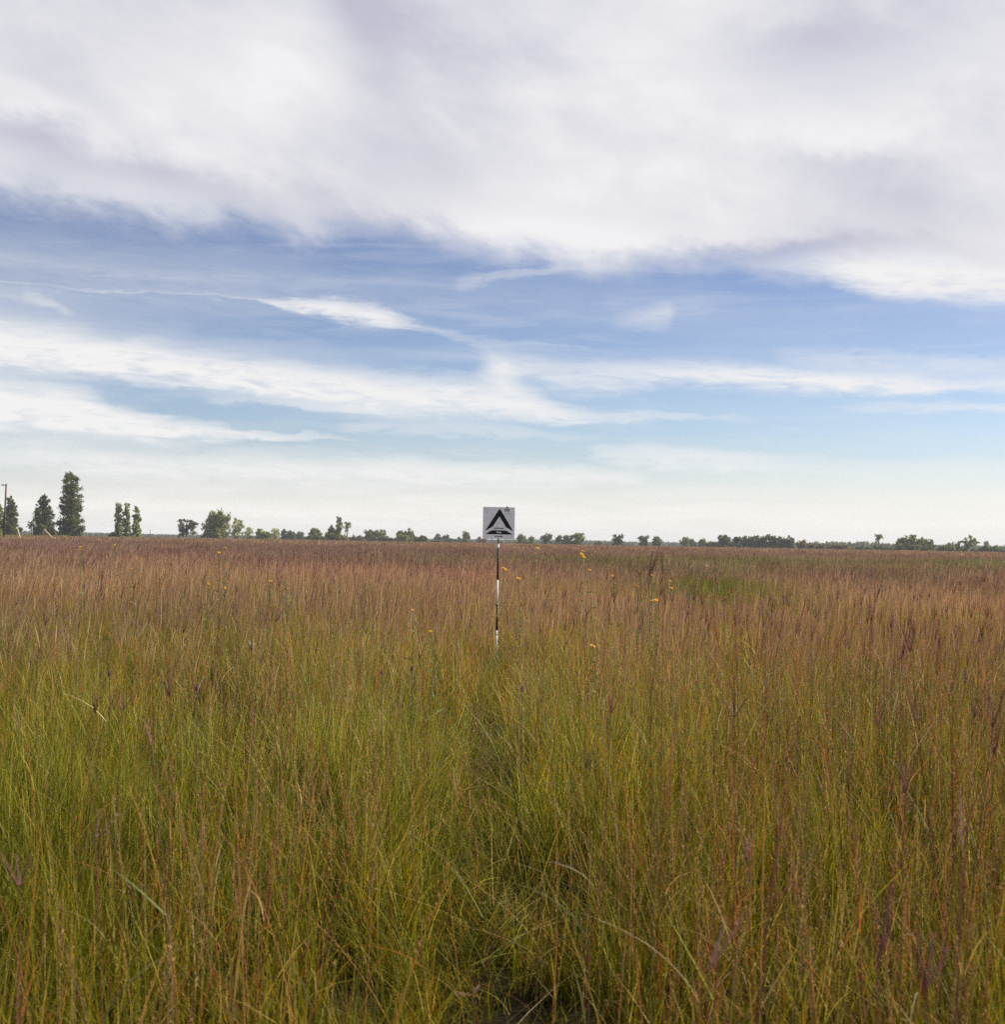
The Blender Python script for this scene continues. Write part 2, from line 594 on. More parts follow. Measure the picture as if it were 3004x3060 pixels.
def add_box(bm_, c, s, rot=None):
    r = bmesh.ops.create_cube(bm_, size=1.0)
    mt = Matrix.Translation(c) @ (rot.to_4x4() if rot else Matrix.Identity(4)) @ Matrix.Diagonal((*s, 1))
    bmesh.ops.transform(bm_, matrix=mt, verts=r['verts'])
    return r['verts']


def add_rod(bm_, a, b_, r0, r1=None, seg=10, mi=0):
    a, b_ = Vector(a), Vector(b_)
    d = b_ - a
    r = bmesh.ops.create_cone(bm_, cap_ends=True, segments=seg, radius1=r0, radius2=r0 if r1 is None else r1, depth=d.length)
    mt = Matrix.Translation((a + b_) / 2) @ d.to_track_quat('Z', 'Y').to_matrix().to_4x4()
    bmesh.ops.transform(bm_, matrix=mt, verts=r['verts'])
    fs = set(f for v in r['verts'] for f in v.link_faces)
    for f in fs:
        f.material_index = mi
        f.smooth = len(f.verts) == 4
    return r['verts']


sign = empty('survey_sign', (PX, POLE_D, 0))
tag(sign, 'white square sign with a black triangle emblem on a black and white banded pole', 'sign')
# plate
U = 0.389 / 1413.0
TL = at(1444.2, 1514.5, POLE_D - 0.02) - Vector((PX, POLE_D, 0))
SW = 0.389
plate_z1 = TL.z
plate_x0 = TL.x


def sgn(X_, Y_):
    xx = (X_ - 212) + (Y_ - 212) * 0.0175
    yy = (Y_ - 212) - (X_ - 212) * 0.0175
    return plate_x0 + xx * U, plate_z1 - yy * U


bm = bmesh.new()
add_box(bm, (plate_x0 + SW / 2, -0.0185, plate_z1 - SW / 2), (SW, 0.003, SW))
plate = bm_obj('sign_plate', bm, M_white, sign, bevel=0.001)
YF = -0.0205     # just proud of the plate's face
def poly_part(name, pts, mat, y=YF, th=0.0006, parent=plate):
    bm_ = bmesh.new()
    vs = []
    for p in pts:
        x_, z_ = sgn(*p)
        vs.append(bm_.verts.new((x_, y, z_)))
    f = bm_.faces.new(vs)
    r = bmesh.ops.extrude_face_region(bm_, geom=[f])
    for v in r['geom']:
        if isinstance(v, bmesh.types.BMVert):
            v.co.y -= th
    bmesh.ops.triangulate(bm_, faces=bm_.faces[:])
    bmesh.ops.recalc_face_normals(bm_, faces=bm_.faces[:])
    return bm_obj(name, bm_, mat, parent)


poly_part('triangle_emblem', [(900, 352), (920, 334), (948, 326), (972, 334), (990, 352), (1250, 790), (1400, 1050), (1512, 1250), (1510, 1274), (1492, 1278),
                              (1255, 1132), (1222, 1108), (1204, 1076), (932, 636), (655, 1055), (632, 1090), (600, 1112), (345, 1245), (322, 1246), (322, 1228), (440, 1060)], M_black)
poly_part('emblem_base', [(612, 1250), (1218, 1264), (1240, 1272), (1488, 1420), (1490, 1440), (1470, 1447), (350, 1418), (334, 1410), (336, 1398), (590, 1256)], M_black)


def text_part(name, s, cx, cy_, w, h, mat, y, bold=0.0):
    cu = bpy.data.curves.new(name, 'FONT')
    cu.body = s
    cu.align_x = 'LEFT'
    cu.offset = bold
    cu.extrude = 0.002
    to = bpy.data.objects.new(name, cu)
    COL.objects.link(to)
    bpy.context.view_layer.update()
    me_ = bpy.data.meshes.new_from_object(to.evaluated_get(bpy.context.evaluated_depsgraph_get()))
    bpy.data.objects.remove(to)
    bpy.data.curves.remove(cu)
    co = np.empty(len(me_.vertices) * 3)
    me_.vertices.foreach_get('co', co)
    co = co.reshape(-1, 3)
    mn, mxx = co.min(0), co.max(0)
    x_, z_ = sgn(cx, cy_)
    out = np.empty_like(co)
    out[:, 0] = x_ + ((co[:, 0] - mn[0]) / (mxx[0] - mn[0]) - 0.5) * w * U
    out[:, 2] = z_ + ((co[:, 1] - mn[1]) / (mxx[1] - mn[1]) - 0.5) * h * U
    out[:, 1] = y - co[:, 2] * 0.15
    me_.vertices.foreach_set('co', out.ravel())
    me_.name = name
    me_.materials.clear()
    me_.materials.append(mat)
    me_.update()
    o = bpy.data.objects.new(name, me_)
    COL.objects.link(o)
    o.parent = plate
    return o


text_part('lettering', 'NATIONAL', 912, 1166, 438, 68, M_black, YF - 0.0006, 0.03)
text_part('lettering', 'SYSTEM', 905, 1531, 350, 64, M_black, YF - 0.0006, 0.03)
text_part('lettering', 'TRAIL', 915, 1347, 232, 78, M_white, YF - 0.0014, 0.03)
text_part('lettering', '05', 1275, 356, 215, 122, M_black, YF - 0.0006, 0.02)
bm = bmesh.new()
for k in range(12):
    x_, z_ = sgn(1180 + k * 19, 482 + (k % 3) * 4)
    add_box(bm, (x_, YF - 0.0003, z_), (0.0034, 0.0006, 0.0030))
bm_obj('small_print', bm, M_grey, plate)
bm = bmesh.new()
x_, z_ = sgn(1280, 235)
add_box(bm, (x_, -0.019, z_), (0.022, 0.010, 0.012))
add_box(bm, (x_, -0.019, z_ + 0.012), (0.006, 0.006, 0.014))
bm_obj('clip', bm, M_iron, plate, bevel=0.001)
for (a_, b_) in ((945, 262), (943, 440)):
    bm = bmesh.new()
    x_, z_ = sgn(a_, b_)
    add_rod(bm, (x_, YF - 0.0010, z_), (x_, YF - 0.004, z_), 0.005, 0.004, 8)
    bm_obj('bolt', bm, M_metal, plate)

# banded pole
zof = lambda py: at(1488, py, POLE_D).z
seg = [(zof(1520), zof(1640), 0), (zof(1640), zof(1733), 1), (zof(1733), zof(1810), 0), (zof(1810), zof(1884), 1), (zof(1884), zof(1962), 0)]
bm = bmesh.new()
for (z1, z0, mi) in seg:
    add_rod(bm, (0, 0, z0), (0, 0, z1), 0.0115, None, 16, mi)
pole = bm_obj('banded_pole', bm, [M_bandw, M_bandb], sign)
bm = bmesh.new()
add_rod(bm, (0, 0, zof(1640)), (0, 0, zof(1627)), 0.0145, None, 12)
bm_obj('collar', bm, M_bandw, sign)
bm = bmesh.new()
add_box(bm, (0, -0.004, zof(1617)), (0.020, 0.034, 0.050))
add_rod(bm, (0.006, -0.006, zof(1617)), (0.060, -0.004, zof(1622)), 0.0045, 0.003, 8)
add_rod(bm, (0.052, -0.006, zof(1619)), (0.062, -0.004, zof(1624)), 0.007, 0.007, 8)
bm_obj('bracket', bm, M_metal, sign, bevel=0.001)
bm = bmesh.new()
zz = zof(1807)
add_rod(bm, (0, 0, zz - 0.012), (0, 0, zz + 0.010), 0.016, None, 12)
add_rod(bm, (-0.010, -0.004, zz), (-0.048, -0.010, zz + 0.016), 0.0035, 0.002, 8)
add_rod(bm, (0.008, -0.004, zz + 0.006), (0.030, -0.006, zz + 0.010), 0.003, 0.002, 8)
bm_obj('clamp', bm, M_metal, sign)
bm = bmesh.new()
zt = zof(1962)
add_rod(bm, (0, 0, zt - 0.075), (0, 0, zt + 0.002), 0.022, 0.016, 12)
add_rod(bm, (-0.045, -0.01, zt - 0.055), (0.05, -0.01, zt - 0.055), 0.016, 0.016, 10)
add_rod(bm, (0, 0, 0), (0, 0, zt - 0.07), 0.012, 0.012, 10)
bm_obj('stand_hub', bm, M_iron, sign)
for (dx, dy) in ((0.17, -0.12), (-0.20, -0.17), (0.02, 0.22)):
    bm = bmesh.new()
    add_rod(bm, (dx * 0.12, dy * 0.12, zt - 0.06), (dx, dy, 0.01), 0.011, 0.008, 8)
    bm_obj('leg', bm, M_iron, sign)

# ------------------------------------------------------------------ trees
M_crown = mat_leaf('tree_leaves', 0.40, 0.6, spec=0.15)
M_trunk = mat_plain('bark', (0.075, 0.058, 0.042), 0.9, 0.1, 3.0, 0.5)

GREENS = {  # the trees' own leaf colours
    'dark': (0.110, 0.122, 0.052), 'mid': (0.185, 0.215, 0.070), 'pale': (0.33, 0.36, 0.20), 'bright_green': (0.22, 0.28, 0.075),
    'olive': (0.22, 0.23, 0.085), 'brown': (0.18, 0.135, 0.085), 'blue': (0.12, 0.15, 0.085)}


def crown_geo(lobes, leaf, per, col, clump_var=0.35, up=0.0):
    """lobes: array (cx,cy,cz,rx,ry,rz). leaf-sized flakes gathered in clumps"""
    g = Geo()
    for L in lobes:
        n_ = max(6, int(per * (L[3] * L[4] * L[5]) ** (2 / 3)))
        nc = max(3, n_ // 22)
        a = RNG.normal(size=(nc, 3))
        a /= np.linalg.norm(a, axis=1, keepdims=True)
        cr = RNG.uniform(0.35, 1.0, (nc, 1)) ** 0.5
        cc = np.array(L[:3]) + a * cr * np.array(L[3:6])
        cv = RNG.uniform(1 - clump_var, 1 + clump_var, nc)
        idx = RNG.integers(0, nc, n_)
        p = cc[idx] + RNG.normal(size=(n_, 3)) * np.array(L[3:6]) * 0.17
        d = RNG.normal(size=(n_, 3)) + a[idx] * 0.7
        d[:, 2] += up
        cl = np.array(col)[None] * cv[idx][:, None] * RNG.uniform(0.75, 1.25, (n_, 1))
        s = leaf * RNG.uniform(0.6, 1.4, n_)
        diamonds(g, p, d, s * 1.5, s, cl)
    return g


def trunk_geo(h, r, limbs, z_crown, lean=(0, 0)):
    g = Geo()
    one = np.ones((1, 3))
    S = 6
    t = np.linspace(0, 1, S + 1)
    P = np.zeros((1, S + 1, 3))
    P[0, :, 2] = t * h
    P[0, :, 0] = lean[0] * t ** 1.6 + RNG.normal(size=S + 1) * 0.01 * h * t
    P[0, :, 1] = lean[1] * t ** 1.6
    tubes(g, P, (r * (1.0 - 0.8 * t))[None], one, one, 7)
    for (tx, ty, tz) in limbs:
        t0 = min(0.85, max(0.1, (tz * RNG.uniform(0.45, 0.75)) / h))
        p0 = np.array([np.interp(t0, t, P[0, :, k]) for k in range(3)])
        p1 = np.array([tx, ty, tz])
        s = np.linspace(0, 1, 4)[:, None]
        Q = p0 * (1 - s) + p1 * s
        Q[:, 2] += np.array([0, 0.02, 0.03, 0]) * h
        tubes(g, Q[None], (r * 0.42 * (1 - 0.75 * s[:, 0]))[None], one, one, 5)
    return g


def tree(name, cat, x0, x1, ytop, dist, shape, col, label, ybase=None, group=None, dens=1.0, leaf=None, z_lo=None):
    xc = (x0 + x1) / 2
    p = at(xc, ytop, dist)
    h = p.z
    w = (x1 - x0) / FPX * dist
    if ybase is None:
        zb = 0.0
    lobes = []
    hw = w / 2
    if shape == 'column':          # tall narrow poplar, limbs sweeping upward
        z0 = h * 0.03
        nl = 34
        for k in range(nl):
            f = (k + 0.5) / nl
            z = z0 + (h - z0) * f
            rr = hw * (1.16 - 0.26 * f ** 2.2) * RNG.uniform(0.8, 1.12)
            if 0.86 < f:
                rr *= 0.8
            a = k * 2.4 + RNG.uniform(-.4, .4)
            o = rr * RNG.uniform(0.25, 0.62)
            lobes.append((o * math.cos(a), o * math.sin(a), z, rr * 0.55, rr * 0.55, h * 0.07 * RNG.uniform(0.8, 1.5)))
    elif shape == 'spire':         # wide base, pointed top, feathery tips
        nl = 40
        for k in range(nl):
            f = (k + 0.3) / nl
            z = h * (0.03 + 0.94 * f)
            rr = hw * (1.22 - 0.88 * f ** 1.8) * RNG.uniform(0.75, 1.15)
            a = k * 2.4 + RNG.uniform(-.4, .4)
            o = rr * RNG.uniform(0.15, 0.72)
            lobes.append((o * math.cos(a), o * math.sin(a), z, rr * 0.62, rr * 0.62, h * 0.07 * RNG.uniform(0.7, 1.5)))
    elif shape == 'round':
        nl = 24
        for k in range(nl):
            f = (k + 0.5) / nl
            z = h * (0.10 + 0.80 * f)
            rr = hw * math.sqrt(max(0.1, 1 - (1.7 * f - 0.85) ** 2))
            a = k * 2.4 + RNG.uniform(-.5, .5)
            o = rr * RNG.uniform(0.35, 0.78)
            q = hw * RNG.uniform(0.34, 0.48)
            lobes.append((o * math.cos(a), o * math.sin(a), min(z, h - q * 0.8), q, q, q * 0.95))
    elif shape == 'umbrella':      # open crown on visible stems, flat top
        nl = 18
        for k in range(nl):
            a = k * 2.4
            o = hw * RNG.uniform(0.2, 0.8)
            q = hw * RNG.uniform(0.30, 0.46)
            z = h * RNG.uniform(0.5, 0.93)
            lobes.append((o * math.cos(a), o * math.sin(a), min(z, h - q * 0.6), q, q, q * 0.75))
        for k in range(8):
            a = k * 2.4
            q = hw * RNG.uniform(0.3, 0.42)
            lobes.append((hw * 0.55 * math.cos(a), hw * 0.55 * math.sin(a), h * RNG.uniform(0.12, 0.42), q, q, h * 0.14))
    elif shape == 'twin':          # two lobes with a dip between
        for k in range(20):
            s_ = -1 if k % 2 else 1
            q = hw * RNG.uniform(0.2, 0.34)
            z = h * RNG.uniform(0.25, 0.95 if s_ > 0 else 0.85)
            o = s_ * hw * RNG.uniform(0.15, 0.72)
            lobes.append((o, hw * 0.5 * RNG.uniform(-1, 1), min(z, h - q), q, q, q * 0.8))
    elif shape == 'lollipop':      # small head on a bare leaning trunk
        for k in range(9):
            a = k * 2.4
            q = hw * RNG.uniform(0.32, 0.46)
            o = hw * 0.5
            lobes.append((o * math.cos(a), o * math.sin(a) * 0.7, h * RNG.uniform(0.76, 0.92), q, q, h * 0.06))
        for k in range(4):
            lobes.append((-hw * 0.2, 0, h * (0.4 + 0.1 * k), hw * 0.22, hw * 0.22, h * 0.07))
    elif shape == 'wind':          # leaning to the right, low on the left
        for k in range(26):
            u = RNG.uniform(-1, 1)
            top = h * (0.40 + 0.58 * min(1, (u + 1) / 1.35)) * (1 if u < 0.75 else 0.86)
            z = RNG.uniform(0.12, 0.95) * top
            if u > 0.45 and z < h * 0.4:
                z += h * 0.3
            q = hw * RNG.uniform(0.16, 0.26)
            lobes.append((u * hw * 0.85, hw * 0.45 * RNG.uniform(-1, 1), max(q * 0.8, min(z, h - q)), q, q, q * 0.8))
    elif shape == 'bush':
        nl = max(5, int(5 * w / max(h, 0.5)))
        for k in range(nl):
            u = (k + 0.5) / nl * 2 - 1
            q = h * RNG.uniform(0.40, 0.52) * (1 - 0.35 * abs(u) ** 3)
            lobes.append((u * (hw - q * 0.5), RNG.uniform(-1, 1) * q * 0.5, q * 0.95, max(q, w / nl * 0.8), q, q))
    zs = max(l[2] + l[5] for l in lobes)
    k = (h * 1.0) / zs
    lobes = [(l[0], l[1], l[2] * k, l[3], l[4], l[5] * k) for l in lobes]
    root = empty(name, (at(xc, 1619, dist).x, dist, 0))
    tag(root, label, cat, group)
    pxm = dist / 1347.0            # metres per rendered pixel
    lf = leaf or max(0.28, 1.15 * pxm)
    per = 26.0 / lf ** 2 * 0.55 * dens
    cg = crown_geo(lobes, lf, per, GREENS[col] if isinstance(col, str) else col, up=0.5)
    cg.obj('crown', M_crown, root)
    if shape == 'bush':
        lim = [(l[0], l[1], l[2]) for l in lobes[::2]]
        tg = trunk_geo(h * 0.5, 0.07 + 0.01 * h, lim, h * 0.3)
    else:
        lim = [(l[0] * 0.8, l[1] * 0.8, l[2]) for l in lobes[::3]]
        tg = trunk_geo(h * 0.86, 0.035 * h if shape != 'column' else 0.022 * h, lim, h * 0.3, lean=(hw * 0.15, 0) if shape in ('wind', 'lollipop') else (0, 0))
    tg.obj('trunk', M_trunk, root)
    return root


T = [
    # name, category, x0, x1, top, distance, shape, colour, label
    ('poplar_tree', 'tree', -34, 14, 1500, 430, 'spire', 'bright_green', 'tree cut off by the left edge, behind the utility pole'),
    ('poplar_tree', 'tree', 6, 52, 1481, 420, 'spire', 'dark', 'feathery dark tree just right of the utility pole'),
    ('poplar_tree', 'tree', 96, 157, 1475, 410, 'spire', 'dark', 'bushy dark spire-shaped tree, between the utility pole and the tallest tree'),
    ('poplar_tree', 'tree', 178, 240, 1408, 415, 'column', 'dark', 'tallest tree of all, a dark ragged column on the left'),
    ('poplar_tree', 'tree', 341, 366, 1500, 450, 'column', 'mid', 'left and tallest of three slim poplars in a clump'),
    ('poplar_tree', 'tree', 367, 389, 1504, 452, 'column', 'mid', 'middle of three slim poplars in a clump'),
    ('poplar_tree', 'tree', 394, 420, 1514, 448, 'column', 'bright_green', 'right and lowest of three slim poplars in a clump, brighter green'),
    ('round_tree', 'tree', 522, 592, 1553, 520, 'twin', 'dark', 'dark low tree with two lobes and a dip between them'),
    ('cottonwood_tree', 'tree', 610, 690, 1528, 540, 'round', 'olive', 'large broad olive green tree left of the middle, largest round crown'),
    ('cottonwood_tree', 'tree', 686, 730, 1551, 560, 'round', 'pale', 'pale thin-crowned tree touching the large broad tree'),
    ('round_tree', 'tree', 728, 758, 1575, 640, 'round', 'pale', 'small pale tree right of the pale thin-crowned tree'),
    ('round_tree', 'tree', 762, 792, 1581, 640, 'round', 'bright_green', 'small bright green tree, third right of the large broad tree'),
    ('round_tree', 'tree', 786, 810, 1591, 640, 'round', 'mid', 'lowest dark green tree tucked between two small bright trees'),
    ('round_tree', 'tree', 809, 837, 1579, 660, 'round', 'pale', 'small upright grey-green tree with a pale stem'),
    ('round_tree', 'tree', 838, 862, 1584, 700, 'round', 'blue', 'left half of a pair of bluish round trees standing close together'),
    ('round_tree', 'tree', 858, 884, 1586, 700, 'round', 'blue', 'right half of a pair of bluish round trees standing close together'),
    ('round_tree', 'tree', 884, 910, 1590, 760, 'round', 'blue', 'small bluish tree left of the dark hooked tree'),
    ('round_tree', 'tree', 921, 961, 1579, 620, 'round', 'mid', 'dark tree hooked over to the left above a spreading bush'),
    ('round_tree', 'tree', 972, 1008, 1575, 600, 'round', 'dark', 'dark leaning tree at the left foot of the thin columnar tree'),
    ('poplar_tree', 'tree', 1003, 1023, 1545, 600, 'column', 'mid', 'thin columnar tree, tallest between the large broad tree and the sign'),
    ('lone_tree', 'tree', 1024, 1050, 1563, 610, 'lollipop', 'mid', 'small tree on a bare stem right of the thin columnar tree'),
    ('round_tree', 'tree', 1088, 1121, 1584, 680, 'umbrella', 'dark', 'left one of two flat-topped open trees with sky showing beneath'),
    ('round_tree', 'tree', 1117, 1153, 1583, 680, 'umbrella', 'mid', 'right one of two flat-topped open trees with sky showing beneath'),
    ('round_tree', 'tree', 1182, 1214, 1588, 660, 'round', 'dark', 'left part of the dark domed clump midway to the sign'),
    ('round_tree', 'tree', 1204, 1238, 1583, 660, 'round', 'dark', 'right and higher part of the dark domed clump midway to the sign'),
    ('round_tree', 'tree', 1299, 1319, 1597, 820, 'round', 'blue', 'small pointed bluish tree right of the long dark hedge'),
    ('round_tree', 'tree', 1321, 1346, 1600, 820, 'round', 'blue', 'low bluish tree, second right of the long dark hedge'),
    ('round_tree', 'tree', 1366, 1378, 1606, 840, 'round', 'blue', 'tiny bluish tree, third right of the long dark hedge'),
    ('round_tree', 'tree', 1380, 1404, 1588, 760, 'umbrella', 'mid', 'open ragged tree, last clear one left of the sign'),
    ('round_tree', 'tree', 1427, 1440, 1606, 800, 'round', 'brown', 'small brownish tree just left of the lower left corner of the sign'),
    ('round_tree', 'tree', 1443, 1453, 1609, 800, 'round', 'brown', 'tiny tree beneath the lower left corner of the sign'),
    ('round_tree', 'tree', 1542, 1574, 1599, 700, 'umbrella', 'mid', 'first tree right of the sign, a flat mushroom crown'),
    ('round_tree', 'tree', 1580, 1596, 1603, 720, 'round', 'mid', 'small second tree right of the sign, beside the mushroom-shaped one'),
    ('round_tree', 'tree', 1618, 1650, 1597, 720, 'umbrella', 'blue', 'third tree right of the sign, open crown higher on its right'),
    ('round_tree', 'tree', 1661, 1684, 1601, 720, 'round', 'blue', 'left dark crown of three joined trees right of the sign'),
    ('round_tree', 'tree', 1682, 1706, 1600, 720, 'round', 'blue', 'middle crown of three joined trees right of the sign'),
    ('round_tree', 'tree', 1707, 1748, 1594, 700, 'umbrella', 'mid', 'right crown of three joined trees, spreading with gaps'),
    ('round_tree', 'tree', 1829, 1865, 1596, 660, 'round', 'blue', 'single solid tree alone above the far bluish wood'),
    ('round_tree', 'tree', 1909, 1938, 1602, 700, 'umbrella', 'blue', 'left of two small separate trees, with a forked open crown'),
    ('round_tree', 'tree', 1950, 1974, 1602, 700, 'round', 'blue', 'right of two small separate trees, rounder and fuller'),
    ('round_tree', 'tree', 2033, 2062, 1606, 800, 'round', 'mid', 'hazy green rounded tree, taller of a joined pair'),
    ('round_tree', 'tree', 2054, 2079, 1613, 820, 'round', 'blue', 'hazy lower tree at the right of a joined pair'),
    ('round_tree', 'tree', 2090, 2109, 1611, 820, 'round', 'blue', 'hazy small tree between the joined pair and the dark solid tree'),
    ('round_tree', 'tree', 2142, 2184, 1600, 640, 'round', 'dark', 'dark solid block-shaped tree at the left end of the tree row'),
    ('round_tree', 'tree', 2186, 2220, 1607, 650, 'umbrella', 'dark', 'first tree of the dark row, low and open'),
    ('round_tree', 'tree', 2216, 2252, 1604, 650, 'umbrella', 'dark', 'second tree of the dark row'),
    ('round_tree', 'tree', 2244, 2276, 1603, 650, 'round', 'dark', 'third tree of the dark row'),
    ('round_tree', 'tree', 2268, 2302, 1600, 650, 'umbrella', 'dark', 'fourth and highest tree of the dark row, gaps beside its stem'),
    ('round_tree', 'tree', 2294, 2326, 1602, 650, 'round', 'dark', 'fifth tree of the dark row'),
    ('round_tree', 'tree', 2318, 2350, 1604, 650, 'round', 'dark', 'sixth tree of the dark row'),
    ('round_tree', 'tree', 2342, 2376, 1605, 650, 'round', 'dark', 'last tree at the square right end of the dark row'),
    ('lone_tree', 'tree', 2613, 2638, 1597, 560, 'lollipop', 'mid', 'lone tree with a small head on a tall bare trunk'),
    ('round_tree', 'tree', 2672, 2712, 1608, 600, 'umbrella', 'dark', 'left thin tree of the broad domed clump on the right'),
    ('round_tree', 'tree', 2702, 2742, 1601, 600, 'round', 'mid', 'middle highest tree of the broad domed clump on the right'),
    ('round_tree', 'tree', 2734, 2772, 1608, 600, 'round', 'mid', 'third tree of the broad domed clump on the right'),
    ('round_tree', 'tree', 2760, 2792, 1614, 600, 'round', 'dark', 'right sloping end of the broad domed clump on the right'),
    ('round_tree', 'tree', 2830, 2852, 1621, 640, 'umbrella', 'brown', 'small brownish open tree left of the windswept tree'),
    ('windswept_tree', 'tree', 2848, 2922, 1600, 560, 'wind', 'mid', 'big windswept tree near the right edge, crown pushed to the right'),
    ('poplar_tree', 'tree', 2941, 2955, 1616, 600, 'column', 'pale', 'thin pale pointed tree nearest the right edge'),
]
B = [
    ('bush', 'bush', 90, 190, 1584, 425, 'bush', 'olive', 'low olive bushes at the foot of the bushy spire-shaped tree'),
    ('bush', 'bush', 318, 345, 1590, 450, 'bush', 'bright_green', 'small bright bush at the left foot of the slim poplars'),
    ('bush', 'bush', 600, 642, 1590, 545, 'bush', 'dark', 'dark bush at the left foot of the large broad tree'),
    ('bush', 'bush', 905, 962, 1600, 610, 'bush', 'dark', 'spreading dark bush under the hooked tree'),
    ('bush', 'bush', 966, 1018, 1594, 590, 'bush', 'dark', 'dark bush at the foot of the thin columnar tree'),
    ('bush', 'bush', 1018, 1042, 1605, 600, 'bush', 'mid', 'small green bush under the tree on a bare stem'),
    ('bush', 'bush', 1040, 1092, 1600, 650, 'bush', 'dark', 'low bush between the bare-stemmed tree and the flat-topped trees'),
    ('bush', 'bush', 1098, 1182, 1603, 660, 'bush', 'dark', 'long low bush beneath the two flat-topped trees'),
    ('bush', 'bush', 1180, 1236, 1599, 650, 'bush', 'mid', 'green bush at the foot of the dark domed clump'),
    ('hedge', 'hedge', 1228, 1284, 1601, 660, 'bush', 'dark', 'long dark hedge running right from the domed clump'),
    ('hedge', 'hedge', 1282, 1420, 1613, 780, 'bush', 'blue', 'thin low hedge running on towards the sign'),
    ('bush', 'bush', 1540, 1600, 1617, 690, 'bush', 'dark', 'low bush beneath the first two trees right of the sign'),
    ('bush', 'bush', 1656, 1740, 1618, 700, 'bush', 'blue', 'low scrub beneath the three joined trees'),
    ('bush', 'bush', 1776, 1802, 1621, 640, 'bush', 'brown', 'small dark bush alone in the gap before the far bluish wood'),
    ('bush', 'bush', 2112, 2146, 1618, 640, 'bush', 'brown', 'brownish bush left of the dark solid block-shaped tree'),
    ('bush', 'bush', 2170, 2196, 1624, 620, 'bush', 'dark', 'small bush between the dark solid tree and the dark row'),
    ('bush', 'bush', 2380, 2424, 1618, 620, 'bush', 'brown', 'rounded brown bush just right of the dark row'),
    ('hedge', 'hedge', 2410, 2480, 1627, 600, 'bush', 'dark', 'low dark hedge right of the rounded brown bush'),
    ('hedge', 'hedge', 2470, 2552, 1627, 600, 'bush', 'brown', 'reddish brown hedge in front of the far wood on the right'),
    ('hedge', 'hedge', 2548, 2680, 1633, 620, 'bush', 'blue', 'low hedge at the foot of the lone bare-trunked tree'),
    ('hedge', 'hedge', 2668, 2795, 1626, 590, 'bush', 'dark', 'dark undergrowth below the broad domed clump'),
    ('hedge', 'hedge', 2790, 2860, 1632, 600, 'bush', 'dark', 'dark hedge joining the domed clump to the windswept tree'),
    ('hedge', 'hedge', 2900, 3030, 1634, 600, 'bush', 'blue', 'low dark hedge running out at the right edge'),
]
for r_ in T:
    g0 = None
    if 'three slim poplars' in r_[8]:
        g0 = 'three slim poplars in a clump'
    elif 'dark row' in r_[8]:
        g0 = 'trees in the dark row'
    else:
        g0 = 'trees along the horizon'
    tree(*r_, group=g0, dens=0.55 if r_[7] == 'pale' else 1.0)
for r_ in B:
    tree(*r_, group='bushes and hedges along the horizon')

# the far wood on the horizon: one mass nobody could count
g = Geo()
prof = [(-400, 7), (0, 7), (120, 7), (300, 5), (420, 4), (600, 4), (1000, 4), (1300, 5), (1500, 6), (1740, 9), (1850, 7), (2000, 7), (2100, 10), (2300, 12),
        (2415, 15), (2500, 18), (2600, 18), (2640, 15), (2700, 13), (2900, 13), (3004, 13), (3400, 13)]
for k in range(760):
    px = -380 + k * 5 + RNG.uniform(-3, 3)
    hh = np.interp(px, [q[0] for q in prof], [q[1] for q in prof]) * RNG.uniform(0.72, 1.12)
    d = (1500 if px < 2050 else 1150) + RNG.uniform(-60, 90)
    z = EYE + hh / FPX * d
    x_ = at(px, 1619, d).x
    q = 7.0 / FPX * d * RNG.uniform(0.5, 0.9)
    n_ = 110
    a = RNG.normal(size=(n_, 3))
    a /= np.linalg.norm(a, axis=1, keepdims=True)
    a *= RNG.uniform(0.5, 1.0, (n_, 1)) ** 0.5
    p = np.array([x_, d, z * 0.52]) + a * np.array([q, q, z * 0.48])
    diamonds(g, p, RNG.normal(size=(n_, 3)), np.full(n_, 1.5), np.full(n_, 1.2), np.array(GREENS['blue'])[None] * RNG.uniform(0.6, 1.3, (n_, 1)))
wood = g.obj('distant_wood', M_crown)
tag(wood, 'bluish far wood along the horizon behind the single trees', 'wood', kind='stuff')

# ------------------------------------------------------------------ utility pole and stakes on the left
M_wood = mat_plain('weathered_wood', (0.15, 0.085, 0.065), 0.85, 0.15, 4.0, 0.4)
M_pale = mat_plain('pale_yellow_plastic', (0.55, 0.47, 0.26), 0.5, 0.3, 6.0, 0.2)
dp = 200.0
pb, pt = at(11, 1610, dp), at(21.5, 1446, dp)
up_ = empty('utility_pole', (pb.x, dp, 0))
tag(up_, 'slim brown wooden utility pole with a short crossarm at the left edge', 'utility pole')
bm = bmesh.new()
lean_x = (pt.x - at(14, 1610, dp).x)
add_rod(bm, (0, 0, 0), (lean_x, 0, pt.z), 0.17, 0.11, 12)
bm_obj('pole_shaft', bm, M_wood, up_)
bm = bmesh.new()
add_box(bm, (lean_x - 0.24, -0.16, pt.z - 0.22), (0.85, 0.10, 0.12))
bm_obj('crossarm', bm, M_wood, up_)
for dx in (-0.6, -0.35):
    bm = bmesh.new()
    add_rod(bm, (lean_x + dx, -0.16, pt.z - 0.16), (lean_x + dx, -0.16, pt.z - 0.02), 0.05, 0.03, 8)
    bm_obj('insulator', bm, M_iron, up_)


